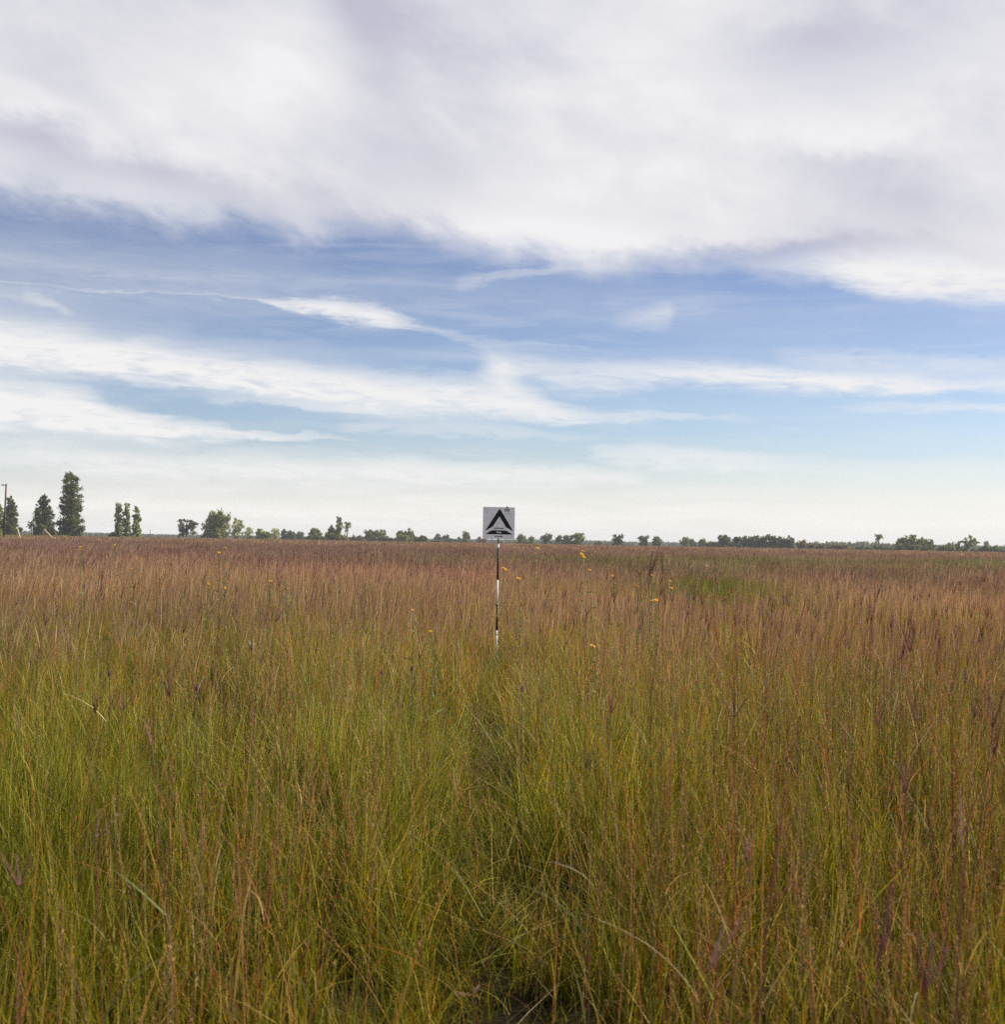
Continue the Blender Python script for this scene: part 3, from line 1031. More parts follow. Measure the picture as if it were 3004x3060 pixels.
def rod_thing(name, a, b_, r, mat, label, cat, group=None):
    root = empty(name, (b_.x, b_.y, 0))
    bm_ = bmesh.new()
    a_, c_ = Vector(a) - Vector((b_.x, b_.y, 0)), Vector(b_) - Vector((b_.x, b_.y, 0))
    d_ = (c_ - a_)
    add_rod(bm_, a_, c_ + d_ * 0.35, r, r * 0.8, 8)
    bm_obj('rod', bm_, mat, root)
    bm_ = bmesh.new()
    add_rod(bm_, a_ - d_ * 0.02, a_ + d_ * 0.04, r * 1.35, r * 1.35, 8)
    bm_obj('end_cap', bm_, mat, root)
    return tag(root, label, cat, group)


rod_thing('guy_guard', at(53.5, 1583, 205), at(60, 1606, 200), 0.085, M_pale, 'short pale stake leaning left, between the utility pole and the next tree', 'stake', 'pale leaning stakes')
rod_thing('guy_guard', at(134, 1583, 180), at(157, 1608, 172), 0.085, M_pale, 'longer pale stake slanting across the foot of the bushy spire-shaped tree', 'stake', 'pale leaning stakes')
rod_thing('marker_post', at(96.5, 1573, 210), at(96, 1602, 210), 0.07, M_grey, 'thin upright grey post left of the bushy spire-shaped tree', 'post')
rod_thing('marker_post', at(449, 1584, 430), at(449, 1600, 430), 0.14, M_grey, 'tiny far post right of the three slim poplars', 'post')

# ------------------------------------------------------------------ grass prototypes
M_grass = mat_leaf('grass_blades', 0.36, 0.5, instancer=True, spec=0.12)
M_seed = mat_leaf('grass_seedheads', 0.30, 0.6, instancer=True, transl_col=(1.25, 0.95, 0.8), spec=0.1)

G_LEAF = [(0.125, 0.145, 0.015), (0.060, 0.085, 0.014), (0.33, 0.35, 0.040), (0.24, 0.29, 0.13), (0.36, 0.29, 0.09), (0.64, 0.55, 0.33), (0.42, 0.16, 0.045)]
P_LEAF = [0.25, 0.21, 0.17, 0.11, 0.10, 0.10, 0.06]
STEM_LO = [(0.22, 0.21, 0.05), (0.32, 0.23, 0.07), (0.36, 0.15, 0.06), (0.24, 0.24, 0.09)]
VIVID = [(0.55, 0.22, 0.10), (0.46, 0.14, 0.09), (0.50, 0.29, 0.19), (0.58, 0.38, 0.14), (0.34, 0.15, 0.14), (0.34, 0.36, 0.10)]
STEM_HI = [(0.40, 0.26, 0.16), (0.38, 0.30, 0.15), (0.34, 0.235, 0.19), (0.42, 0.34, 0.22), (0.30, 0.29, 0.11)]
HEAD = [(0.42, 0.305, 0.235), (0.35, 0.245, 0.215), (0.52, 0.41, 0.28), (0.26, 0.175, 0.175), (0.46, 0.34, 0.20)]
PURPLE = [(0.30, 0.12, 0.10), (0.17, 0.075, 0.085), (0.22, 0.10, 0.095), (0.12, 0.050, 0.055), (0.32, 0.19, 0.17), (0.26, 0.12, 0.075)]


def leaf_tuft(nb, rad, h0, h1, w0, w1, S, flop=0.5):
    g = Geo()
    base = disk(nb, rad)
    h = RNG.uniform(h0, h1, nb)
    az = RNG.uniform(0, 2 * np.pi, nb)
    lean = np.abs(RNG.normal(0.07, 0.12, nb))
    curv = np.abs(RNG.normal(0.0, flop, nb))
    P, t = centre_lines(base, az, h, lean, curv, S)
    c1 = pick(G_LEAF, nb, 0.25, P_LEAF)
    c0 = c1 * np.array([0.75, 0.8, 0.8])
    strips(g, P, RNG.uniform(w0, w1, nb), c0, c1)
    return g


def stem_tuft(ns, rad, h0, h1, mult, S, detail=True, leaves=2):
    """thin russet stems with loose seed heads"""
    g = Geo()
    base = disk(ns, rad)
    h = RNG.uniform(h0, h1, ns)
    az = RNG.uniform(0, 2 * np.pi, ns)
    lean = np.abs(RNG.normal(0.03, 0.06, ns))
    curv = np.abs(RNG.normal(0.0, 0.10, ns))
    P, t = centre_lines(base, az, h, lean, curv, S)
    c0, c1 = pick(STEM_LO, ns, 0.2), pick(STEM_HI + (VIVID if detail else []), ns, 0.2)
    if detail:
        rr = 0.0012 * mult * np.linspace(1.15, 0.5, S + 1)
        tubes(g, P, np.broadcast_to(rr, (ns, S + 1)), c0, c1, 3, cpow=0.8)
    else:
        strips(g, P, np.full(ns, 0.003 * mult), c0, c1, prof=np.linspace(1, 0.6, S + 1), cpow=0.8)
    # narrow stem leaves
    if leaves:
        k = np.repeat(np.arange(ns), leaves)
        f = RNG.uniform(0.12, 0.62, len(k))
        b0 = np.stack([np.array([np.interp(f[i], t[0], P[k[i], :, j]) for i in range(len(k))]) for j in range(3)], -1)
        hl = RNG.uniform(0.10, 0.26, len(k))
        P2, _ = centre_lines(b0, RNG.uniform(0, 2 * np.pi, len(k)), hl, RNG.uniform(0.15, 0.6, len(k)), np.abs(RNG.normal(0, 0.6, len(k))), 4 if detail else 3)
        cc = pick(G_LEAF + STEM_HI[:2], len(k), 0.2)
        strips(g, P2, np.full(len(k), 0.0028 * max(1, mult * 0.8)), cc * 0.9, cc)
    hc = pick(HEAD, ns, 0.2)
    if detail:
        m_ = 20
        f = np.tile(np.linspace(0.66, 1.0, m_), (ns, 1)) + RNG.uniform(-0.01, 0.01, (ns, m_))
        pos = np.stack([np.stack([np.interp(f[i], t[0], P[i, :, j]) for i in range(ns)]) for j in range(3)], -1).reshape(-1, 3)
        d = RNG.normal(size=(ns * m_, 3)) * 0.45
        d[:, 2] += 1.0
        diamonds(g, pos, d, RNG.uniform(0.009, 0.017, ns * m_), np.full(ns * m_, 0.0026), np.repeat(hc, m_, 0) * RNG.uniform(0.7, 1.35, (ns * m_, 1)))
    else:
        f = np.linspace(0.66, 1.04, 4)
        pos = np.stack([np.stack([np.interp(f, t[0], P[i, :, j]) for i in range(ns)]) for j in range(3)], -1)
        strips(g, pos, np.full(ns, 0.0060 * mult), hc * 0.9, hc, prof=np.array([0.35, 1.0, 0.85, 0.15]))
    return g


def turkey_foot(g, top, dirv, lens, rad, col, S=7):
    """racemes spreading from one point"""
    n_ = len(lens)
    t = np.linspace(0, 1, S)
    P = top[None, None, :] + dirv[:, None, :] * (lens[:, None] * t[None])[..., None]
    P[:, :, 2] += (0.10 * lens[:, None] * t[None] ** 2)
    r = rad * np.array([0.35] + [1.0, 0.8] * S)[:S] * (1 - 0.65 * t ** 3)
    tubes(g, P, np.broadcast_to(r, (n_, S)), col * 0.9, col, 4)
    # bristling spikelets
    m_ = 16
    f = RNG.uniform(0.05, 1, (n_, m_))
    pos = (top[None, None, :] + dirv[:, None, :] * (lens[:, None] * f)[..., None])
    pos[:, :, 2] += 0.10 * lens[:, None] * f ** 2
    d = dirv[:, None, :] + RNG.normal(size=(n_, m_, 3)) * 0.35
    diamonds(g, pos.reshape(-1, 3), d.reshape(-1, 3), RNG.uniform(0.006, 0.010, n_ * m_), np.full(n_ * m_, 0.0020), np.repeat(col, m_, 0) * RNG.uniform(0.7, 1.6, (n_ * m_, 1)))


def bluestem_tuft(ns, rad, h0, h1, mult=1.0, detail=True):
    g = Geo()
    base = disk(ns, rad)
    h = RNG.uniform(h0, h1, ns)
    P, t = centre_lines(base, RNG.uniform(0, 2 * np.pi, ns), h, np.abs(RNG.normal(0.03, 0.05, ns)), np.abs(RNG.normal(0, 0.09, ns)), 6)
    c0, c1 = pick([(0.13, 0.12, 0.035), (0.18, 0.08, 0.04)], ns, 0.2), pick([(0.20, 0.07, 0.055), (0.17, 0.085, 0.075), (0.13, 0.055, 0.05)], ns, 0.2)
    rr = 0.0015 * mult * np.linspace(1.2, 0.55, 7)
    tubes(g, P, np.broadcast_to(rr, (ns, 7)), c0, c1, 3)
    for i in range(ns):
        nr = int(RNG.integers(2, 5))
        a = RNG.uniform(0, 2 * np.pi) + np.arange(nr) * 2 * np.pi / nr
        sp = RNG.uniform(0.05, 0.40, nr)
        dv = np.stack([np.cos(a) * sp, np.sin(a) * sp, np.ones(nr)], -1)
        dv /= np.linalg.norm(dv, axis=1, keepdims=True)
        col = pick(PURPLE, nr, 0.25)
        ln = RNG.uniform(0.045, 0.10, nr)
        if detail:
            turkey_foot(g, P[i, -1], dv, ln, 0.0016, col)
        else:
            tt = np.linspace(0, 1, 3)
            Q = P[i, -1][None, None] + dv[:, None] * (ln[:, None] * tt[None])[..., None]
            strips(g, Q, np.full(nr, 0.007 * mult), col, col, prof=np.array([0.5, 1.0, 0.3]))
    k = np.repeat(np.arange(ns), 2)
    f = RNG.uniform(0.15, 0.6, len(k))
    b0 = np.stack([np.array([np.interp(f[i], t[0], P[k[i], :, j]) for i in range(len(k))]) for j in range(3)], -1)
    hl = RNG.uniform(0.14, 0.32, len(k))
    P2, _ = centre_lines(b0, RNG.uniform(0, 2 * np.pi, len(k)), hl, RNG.uniform(0.3, 0.8, len(k)), np.abs(RNG.normal(0, 0.8, len(k))), 5)
    cc = pick(G_LEAF, len(k), 0.2)
    strips(g, P2, np.full(len(k), 0.0045 * mult), cc * 0.9, cc)
    return g


def far_clump(ns, rad, h0, h1, wst, whd):
    """coarse clump for the far field: heads and upper stems only"""
    g = Geo()
    base = disk(ns, rad)
    base[:, 2] = 0.0
    h = RNG.uniform(h0, h1, ns)
    P, t = centre_lines(base, RNG.uniform(0, 2 * np.pi, ns), h, np.abs(RNG.normal(0.04, 0.05, ns)), np.abs(RNG.normal(0, 0.12, ns)), 3)
    c0 = pick([(0.20, 0.21, 0.06), (0.28, 0.20, 0.08), (0.22, 0.21, 0.07)], ns, 0.2)
    hc = pick([(0.37, 0.27, 0.205), (0.29, 0.20, 0.185), (0.44, 0.335, 0.23), (0.23, 0.16, 0.16), (0.19, 0.125, 0.13), (0.33, 0.30, 0.16)], ns, 0.25)
    strips(g, P, np.full(ns, wst), c0, hc, prof=np.array([1.0, 1.0, 0.9, 0.5]))
    f = np.linspace(0.62, 1.05, 3)
    pos = np.stack([np.stack([np.interp(f, t[0], P[i, :, j]) for i in range(ns)]) for j in range(3)], -1)
    strips(g, pos, RNG.uniform(0.7, 1.3, ns) * whd, hc, hc, prof=np.array([0.6, 1.0, 0.25]))
    return g


def forb(nl, h):
    """leafy broad-leaved stalk"""
    g = Geo()
    S = 5
    P, t = centre_lines(np.zeros((1, 3)), RNG.uniform(0, 6.28, 1), np.array([h]), np.array([0.05]), np.array([0.05]), S)
    cst = np.array([[0.17, 0.20, 0.08]])
    tubes(g, P, np.full((1, S + 1), 0.0026), cst, cst, 4)
    f = np.linspace(0.15, 1.0, nl)
    pos = np.stack([np.interp(f, t[0], P[0, :, j]) for j in range(3)], -1)
    a = np.arange(nl) * 2.4
    d = np.stack([np.cos(a), np.sin(a), RNG.uniform(-0.3, 0.8, nl)], -1)
    L = 0.085 * (1.1 - 0.5 * f) * RNG.uniform(0.8, 1.2, nl)
    diamonds(g, pos, d, L, L * 0.36, pick([(0.15, 0.20, 0.07), (0.20, 0.24, 0.11), (0.11, 0.16, 0.05)], nl, 0.15))
    return g


PROTO = {}


def protos(key, fn, n_, mat):
    c = bpy.data.collections.new(key)           # never linked to the scene: only the scatter below draws it
    for i in range(n_):
        o = bpy.data.objects.new('%s_%02d' % (key, i), fn().mesh(key, mat))
        c.objects.link(o)
    PROTO[key] = (c, n_)


def scatter_object(name, items, label, cat):
    """items: list of (proto key, pts (N,3), scale (N,3), tilt (N,), tint (N,3)) -> ONE object with geometry nodes"""
    allp = np.concatenate([it[1] for it in items])
    me_ = bpy.data.meshes.new(name)
    me_.vertices.add(len(allp))
    me_.vertices.foreach_set('co', allp.astype(np.float32).ravel())
    rots, scl, tint, idx, layer = [], [], [], [], []
    for li, (key, p, s, tilt, tn) in enumerate(items):
        for k in range(len(p)):
            e = (Matrix.Rotation(tilt[k], 3, 'Y') @ Matrix.Rotation(random.uniform(0, 6.2832), 3, 'Z')).to_euler()
            rots.append((e.x, e.y, e.z))
        scl.append(s)
        tint.append(np.concatenate([tn, np.ones((len(tn), 1))], 1))
        idx.append(RNG.integers(0, PROTO[key][1], len(p)))
        layer.append(np.full(len(p), li))
    for nm, ty, dat, fld in (('rot', 'FLOAT_VECTOR', np.array(rots), 'vector'), ('scl', 'FLOAT_VECTOR', np.concatenate(scl), 'vector'),
                             ('tint', 'FLOAT_COLOR', np.concatenate(tint), 'color'), ('idx', 'INT', np.concatenate(idx), 'value'),
                             ('layer', 'INT', np.concatenate(layer), 'value')):
        a = me_.attributes.new(nm, ty, 'POINT')
        a.data.foreach_set(fld, dat.astype(np.int32 if ty == 'INT' else np.float32).ravel())
    o = bpy.data.objects.new(name, me_)
    COL.objects.link(o)
    tag(o, label, cat, kind='stuff')
    ng = bpy.data.node_groups.new(name, 'GeometryNodeTree')
    ng.interface.new_socket('Geometry', in_out='INPUT', socket_type='NodeSocketGeometry')
    ng.interface.new_socket('Geometry', in_out='OUTPUT', socket_type='NodeSocketGeometry')
    gi, go = ng.nodes.new('NodeGroupInput'), ng.nodes.new('NodeGroupOutput')
    jn = ng.nodes.new('GeometryNodeJoinGeometry')

    def named(nm, ty):
        a = ng.nodes.new('GeometryNodeInputNamedAttribute')
        a.data_type = ty
        a.inputs[0].default_value = nm
        return a.outputs[0]
    rt, sc_, ix, ly = named('rot', 'FLOAT_VECTOR'), named('scl', 'FLOAT_VECTOR'), named('idx', 'INT'), named('layer', 'INT')
    for li, it in enumerate(items):
        ci = ng.nodes.new('GeometryNodeCollectionInfo')
        ci.inputs['Collection'].default_value = PROTO[it[0]][0]
        ci.inputs['Separate Children'].default_value = True
        ci.inputs['Reset Children'].default_value = True
        ip = ng.nodes.new('GeometryNodeInstanceOnPoints')
        cmp_ = ng.nodes.new('FunctionNodeCompare')
        cmp_.data_type = 'INT'
        cmp_.operation = 'EQUAL'
        ng.links.new(ly, cmp_.inputs[2])
        cmp_.inputs[3].default_value = li
        ng.links.new(gi.outputs[0], ip.inputs['Points'])
        ng.links.new(cmp_.outputs[0], ip.inputs['Selection'])
        ng.links.new(ci.outputs[0], ip.inputs['Instance'])
        ip.inputs['Pick Instance'].default_value = True
        ng.links.new(ix, ip.inputs['Instance Index'])
        ng.links.new(rt, ip.inputs['Rotation'])
        ng.links.new(sc_, ip.inputs['Scale'])
        ng.links.new(ip.outputs[0], jn.inputs[0])
    ng.links.new(jn.outputs[0], go.inputs[0])
    md = o.modifiers.new('scatter', 'NODES')
    md.node_group = ng
    return o


# low frequency random fields that shape the prairie
_ph = RNG.uniform(0, 6.28, (8, 12))
_an = RNG.uniform(0, 6.28, (8, 12))


def field(i, x, y, scale):
    """smooth pseudo-noise, about -1..1"""
    s = np.zeros_like(x)
    for k in range(10):
        f = (1.0 + 0.55 * k) / scale
        s += np.sin((x * math.cos(_an[i, k]) + y * math.sin(_an[i, k])) * f + _ph[i, k]) / (1 + 0.35 * k)
    return np.clip(s / 2.4, -1.4, 1.4)


def wedge(n_, r0, r1, half):
    r = np.sqrt(RNG.uniform(r0 ** 2, r1 ** 2, n_))
    a = RNG.uniform(-half, half, n_)
    return np.stack([r * np.sin(a), r * np.cos(a), np.zeros(n_)], -1)


def lane(p):
    """trodden line from the photographer to the pole: 1 inside, 0 outside"""
    cx = 0.10 * np.clip(p[:, 1] / 16.0, 0, 1) * -1.2 + 0.12 * np.sin(p[:, 1] * 0.55)
    w = 0.30
    q = np.exp(-((p[:, 0] - cx) / w) ** 2) * (p[:, 1] < 15.2)
    return q


def green_patch(p):
    return np.exp(-((p[:, 0] - 4.9) / 1.3) ** 2 - ((p[:, 1] - 30) / 4.5) ** 2)


def green_zone(p):
    """0 russet .. 1 green, by place"""
    x, y = p[:, 0], p[:, 1]
    g1 = np.exp(-((y - 66) / 16) ** 2) * np.clip((x + 6) / 14, 0, 1)           # green strip right, mid distance
    g2 = green_patch(p)          # green bush-like patch
    g3 = np.clip((y - 300) / 40, 0, 1) * np.clip((-x - 90) / 30, 0, 1)            # green strip at the foot of the left poplars
    return np.clip(g1 + g2 + g3, 0, 1)




def hollow(p):
    """bare dark hollows between the bunches"""
    q = np.zeros(len(p))
    for (hx, hy, r_) in ((-0.10, 6.2, 0.24), (0.24, 5.6, 0.22), (1.40, 4.9, 0.28), (0.10, 4.4, 0.20), (-0.03, 8.2, 0.24), (0.02, 10.2, 0.22), (-1.25, 5.2, 0.18), (-0.5, 4.4, 0.15), (0.75, 5.0, 0.16), (2.0, 6.2, 0.2)):
        q = np.maximum(q, np.exp(-(((p[:, 0] - hx) / r_) ** 2 + ((p[:, 1] - hy) / (2.6 * r_)) ** 2)))
    return q


HALF = R(27)
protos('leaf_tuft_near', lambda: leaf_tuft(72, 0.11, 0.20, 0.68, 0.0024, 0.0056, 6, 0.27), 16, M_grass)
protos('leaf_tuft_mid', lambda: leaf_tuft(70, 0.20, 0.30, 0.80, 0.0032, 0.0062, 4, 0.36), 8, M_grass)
protos('stem_tuft_near', lambda: stem_tuft(8, 0.22, 0.50, 1.02, 1.5, 6, True), 12, M_seed)


def thatch_tuft():
    g = Geo()
    nb = 16
    h = RNG.uniform(0.35, 0.75, nb)
    P, t = centre_lines(disk(nb, 0.2), RNG.uniform(0, 6.28, nb), h, RNG.uniform(0.1, 0.6, nb), RNG.uniform(0.5, 1.5, nb), 8)
    c1 = pick([(0.55, 0.47, 0.29), (0.50, 0.40, 0.20), (0.34, 0.36, 0.17), (0.46, 0.26, 0.17), (0.38, 0.40, 0.24)], nb, 0.2)
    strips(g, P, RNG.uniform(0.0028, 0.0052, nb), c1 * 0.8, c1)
    return g


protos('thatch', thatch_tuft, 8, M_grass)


def tall_stem():
    keep_ = list(STEM_HI)
    STEM_HI[:] = VIVID
    g = stem_tuft(3, 0.16, 0.80, 1.15, 1.7, 7, True, 3)
    STEM_HI[:] = keep_
    return g


protos('tall_stem', tall_stem, 10, M_seed)
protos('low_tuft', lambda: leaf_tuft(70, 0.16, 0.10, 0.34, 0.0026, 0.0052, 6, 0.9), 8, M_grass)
protos('stem_tuft_mid', lambda: stem_tuft(13, 0.32, 0.62, 1.05, 1.35, 4, False), 8, M_seed)
protos('stem_clump_far', lambda: far_clump(60, 0.75, 0.70, 1.10, 0.009, 0.022), 6, M_seed)
protos('stem_clump_farther', lambda: far_clump(90, 2.0, 0.75, 1.12, 0.035, 0.07), 5, M_seed)
protos('bluestem_near', lambda: bluestem_tuft(2, 0.08, 0.95, 1.30), 10, M_seed)
protos('bluestem_mid', lambda: bluestem_tuft(3, 0.3, 0.95, 1.32, 1.3, False), 6, M_seed)
protos('forb', lambda: forb(26, 0.8), 5, M_grass)


def tints(p, base_, var=0.12, gz=None, near=None):
    f1_ = field(0, p[:, 0], p[:, 1], 2.2)
    f2_ = field(1, p[:, 0], p[:, 1], 9.0)
    t = np.array(base_)[None] * (1 + 0.16 * f1_[:, None] + 0.15 * f2_[:, None]) * RNG.uniform(1 - var, 1 + var, (len(p), 1))
    w = field(2, p[:, 0], p[:, 1], 4.5) * 0.07
    t = t * np.stack([1 + w, 1 - w * 0.4, 1 + w * 0.3], -1)
    if near is not None:  # grass towards the camera darkened in colour, standing in for deep shadow between blades
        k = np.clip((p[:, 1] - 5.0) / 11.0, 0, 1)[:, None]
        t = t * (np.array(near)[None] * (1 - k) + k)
    if gz is not None:
        t = t * (1 - gz[:, None]) + t * np.array([0.80, 1.12, 0.66]) * gz[:, None]
    return t


def mk(key, n_, r0, r1, half, hs, base_tint, lanef=0.35, tilt0=0.05, tv=0.05, keep=None, gz_on=False):
    p = wedge(n_, r0, r1, half)
    ln = lane(p)
    k = np.ones(n_, bool)
    if keep is not None:
        k &= RNG.uniform(0, 1, n_) < keep(p)
    if lanef is not None:
        k &= RNG.uniform(0, 1, n_) > ln * lanef
    # keep the sign's plate and pole clear of stalks right against it
    beside = np.abs(p[:, 0] - PX * p[:, 1] / POLE_D)
    if key.startswith(('stem', 'blue')):
        k &= ~((beside < 0.17) & (p[:, 1] > 7.5) & (p[:, 1] < POLE_D + 0.1) & (RNG.uniform(0, 1, n_) < 0.9))
    else:
        k &= ~((beside < 0.10) & (p[:, 1] > POLE_D - 0.7) & (p[:, 1] < POLE_D + 0.1))
    p, ln = p[k], ln[k]
    hf = 1 + 0.14 * field(3, p[:, 0], p[:, 1], 1.6) + 0.08 * field(4, p[:, 0], p[:, 1], 7.0)
    s = RNG.uniform(hs[0], hs[1], len(p)) * hf * (1 - 0.42 * ln)
    if key.startswith('leaf'):
        near_line = (np.abs(p[:, 0] - PX * p[:, 1] / POLE_D) < 0.20) & (p[:, 1] > 8.5) & (p[:, 1] < POLE_D + 0.3)
        s = np.where(near_line, np.minimum(s, (0.25 + np.maximum(POLE_D - p[:, 1], 0) * 0.086) / 0.66), s)
    if key.startswith('blue'):
        s = np.minimum(s, 1.06)
    S3 = np.stack([np.ones(len(p)), np.ones(len(p)), s], -1)
    tl = RNG.normal(tilt0, tv, len(p)) + ln * RNG.normal(0, 0.25, len(p))
    near = (0.54, 0.57, 0.30) if key.startswith(('leaf', 'low')) else ((0.84, 0.76, 0.58) if key.startswith(('stem', 'tall')) else None)  # darkening tint for near blades and stems: shade put into their colour
    if key == 'leaf_tuft_mid':
        S3[:, 2] *= 1 + 0.35 * green_patch(p)
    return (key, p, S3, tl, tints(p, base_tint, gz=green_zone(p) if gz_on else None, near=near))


DENS_N = lambda p: (0.34 + 0.66 * np.clip(0.62 + 1.1 * field(5, p[:, 0], p[:, 1], 0.42) + 0.5 * field(6, p[:, 0], p[:, 1], 1.3), 0, 1)) * (1 - 0.86 * hollow(p))
area = lambda r0, r1, h: h * (r1 * r1 - r0 * r0)
KT = 1.0
leaf_items = [
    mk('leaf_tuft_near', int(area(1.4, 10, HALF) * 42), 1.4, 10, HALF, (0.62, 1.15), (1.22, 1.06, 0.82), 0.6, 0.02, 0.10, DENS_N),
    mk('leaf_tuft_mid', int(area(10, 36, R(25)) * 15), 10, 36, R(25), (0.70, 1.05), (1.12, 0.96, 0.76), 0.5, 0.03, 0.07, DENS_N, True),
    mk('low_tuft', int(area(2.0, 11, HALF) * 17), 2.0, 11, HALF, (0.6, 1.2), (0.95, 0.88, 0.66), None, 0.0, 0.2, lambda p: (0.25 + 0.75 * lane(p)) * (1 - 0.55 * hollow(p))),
    mk('thatch', int(area(3.8, 10, HALF) * 3.8), 3.8, 10, HALF, (0.6, 1.1), (0.88, 0.82, 0.66), None, 0.02, 0.15, lambda p: 0.35 + 0.65 * lane(p)),
    mk('forb', 700, 12, 60, R(24), (0.8, 1.2), (1, 1, 1), 0.9, 0.03, 0.05,
       lambda p: 0.06 + 0.9 * np.exp(-((p[:, 1] - 21) / 4) ** 2) * np.clip((p[:, 0] - 5.2) / 1.5, 0, 1) + 0.8 * np.exp(-((p[:, 0] + 2.6) / 1.6) ** 2 - ((p[:, 1] - 19) / 5) ** 2)),
]
gp = np.stack([RNG.normal(4.9, 0.75, 260), RNG.normal(30, 2.6, 260), np.zeros(260)], -1)
leaf_items.append(('leaf_tuft_mid', gp, np.stack([np.ones(260), np.ones(260), RNG.uniform(1.15, 1.55, 260)], -1), RNG.normal(0.04, 0.1, 260), tints(gp, (0.40, 0.52, 0.30))))
grass = scatter_object('grass', leaf_items, 'dense olive and green grass blades covering the whole foreground', 'grass')
# thin tall stems: fewer near the camera on the left, thicker to the right
stem_keep = lambda p: np.clip(0.50 + 0.25 * p[:, 0] / np.maximum(p[:, 1], 1) / 0.37 + 0.35 * field(6, p[:, 0], p[:, 1], 2.4), 0.15, 1)
stem_items = [
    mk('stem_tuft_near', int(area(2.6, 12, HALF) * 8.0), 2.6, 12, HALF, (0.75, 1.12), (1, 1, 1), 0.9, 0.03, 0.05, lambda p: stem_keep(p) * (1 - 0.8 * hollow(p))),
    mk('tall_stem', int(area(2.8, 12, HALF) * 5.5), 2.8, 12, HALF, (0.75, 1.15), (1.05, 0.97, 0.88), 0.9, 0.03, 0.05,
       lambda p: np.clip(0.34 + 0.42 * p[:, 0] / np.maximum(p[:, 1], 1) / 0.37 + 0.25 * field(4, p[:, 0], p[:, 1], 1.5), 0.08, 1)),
    mk('stem_tuft_mid', int(area(12, 62, R(25)) * 7.0), 12, 62, R(25), (0.8, 1.1), (0.98, 0.94, 0.84), 0.85, 0.10, 0.07, lambda p: np.clip(0.52 + (p[:, 1] - 12) / 34 * 0.45 + 0.3 * field(5, p[:, 0], p[:, 1], 6.0), 0.2, 1) * np.clip((64 - p[:, 1]) / 14, 0, 1) * (1 - 0.8 * green_patch(p)), True),
    mk('stem_clump_far', int(area(36, 150, R(24)) * 1.5), 36, 150, R(24), (0.80, 1.08), (0.95, 0.92, 0.94), None, 0.18, 0.06, lambda p: np.clip((p[:, 1] - 34) / 26, 0, 1), True),
    mk('stem_clump_farther', int(area(145, 455, R(23)) * 0.20), 145, 455, R(23), (0.9, 1.02), (1.12, 1.10, 1.0), None, 0.12, 0.04, None, True),
]
stems = scatter_object('seeding_grass', stem_items, 'russet and purple seeding grass stems stretching back to the horizon', 'grass')
blue_keep = lambda p: np.clip(0.22 + 0.30 * (p[:, 0] / np.maximum(p[:, 1], 1) / 0.37) + 0.28 * (p[:, 0] / np.maximum(p[:, 1], 1) / 0.37) ** 2 + 0.3 * field(7, p[:, 0], p[:, 1], 2.0), 0.08, 1)
blue_items = [
    mk('bluestem_near', int(area(2.6, 12, HALF) * 8.0), 2.6, 12, HALF, (0.82, 1.1), (1, 1, 1), 1.0, 0.04, 0.07, blue_keep),
    mk('bluestem_mid', int(area(12, 60, R(25)) * 0.9), 12, 60, R(25), (0.82, 1.08), (1, 1, 1), 1.0, 0.14, 0.08, blue_keep),
]
blue = scatter_object('bluestem_grass', blue_items, 'tall dark purple forked seed heads rising above the other grass', 'grass')

# ------------------------------------------------------------------ single stalks that stand out
M_stalk = mat_leaf('stalk_and_head', 0.25, 0.55, spec=0.25)


def bez(a, b_, c, n_):
    t = np.linspace(0, 1, n_)[:, None]
    a, b_, c = (np.array(q) for q in (a, b_, c))
    return (1 - t) ** 2 * a + 2 * t * (1 - t) * b_ + t ** 2 * c


def stalk(label, junction, tips, foot_dx, d, col='purple', thick=1.0):
    """one big bluestem stalk: px of the fork, px of the raceme tips"""
    J = at(junction[0], junction[1], d)
    foot = Vector((J.x + foot_dx, d + 0.05, 0))
    root = tag(empty('bluestem_stalk', foot), label, 'grass stalk', 'tall bluestem stalks in the foreground')
    g = Geo()
    jl = np.array(J - foot)
    P = bez((0, 0, 0), (jl[0] * 0.3 + 0.01, 0, jl[2] * 0.55), jl, 12)[None]
    tubes(g, P, (0.0017 * thick * np.linspace(1.2, 0.6, 12))[None], np.array([[0.15, 0.13, 0.04]]), np.array([[0.22, 0.075, 0.06]]), 5)
    g.obj('stem', M_stalk, root)
    cols = {'purple': (0.25, 0.11, 0.11), 'red': (0.30, 0.105, 0.075), 'pink': (0.42, 0.23, 0.21), 'dark': (0.15, 0.07, 0.062)}[col]
    for tp in tips:
        g = Geo()
        E = np.array(at(tp[0], tp[1], d + RNG.uniform(-0.02, 0.02)) - foot)
        ln = np.linalg.norm(E - jl)
        turkey_foot(g, jl, ((E - jl) / ln)[None], np.array([ln]), 0.0021 * thick, np.array([cols]) * RNG.uniform(0.85, 1.2), 11)
        g.obj('raceme', M_stalk, root)
    for k in range(2):
        g = Geo()
        i = 3 + 3 * k
        P2, _ = centre_lines(P[0, i][None], RNG.uniform(0, 6.28, 1), np.array([0.22]), np.array([0.4]), np.array([0.9]), 7)
        strips(g, P2, np.array([0.005]), np.array([[0.12, 0.14, 0.04]]), np.array([[0.20, 0.17, 0.07]]))
        g.obj('blade', M_stalk, root)
    return root


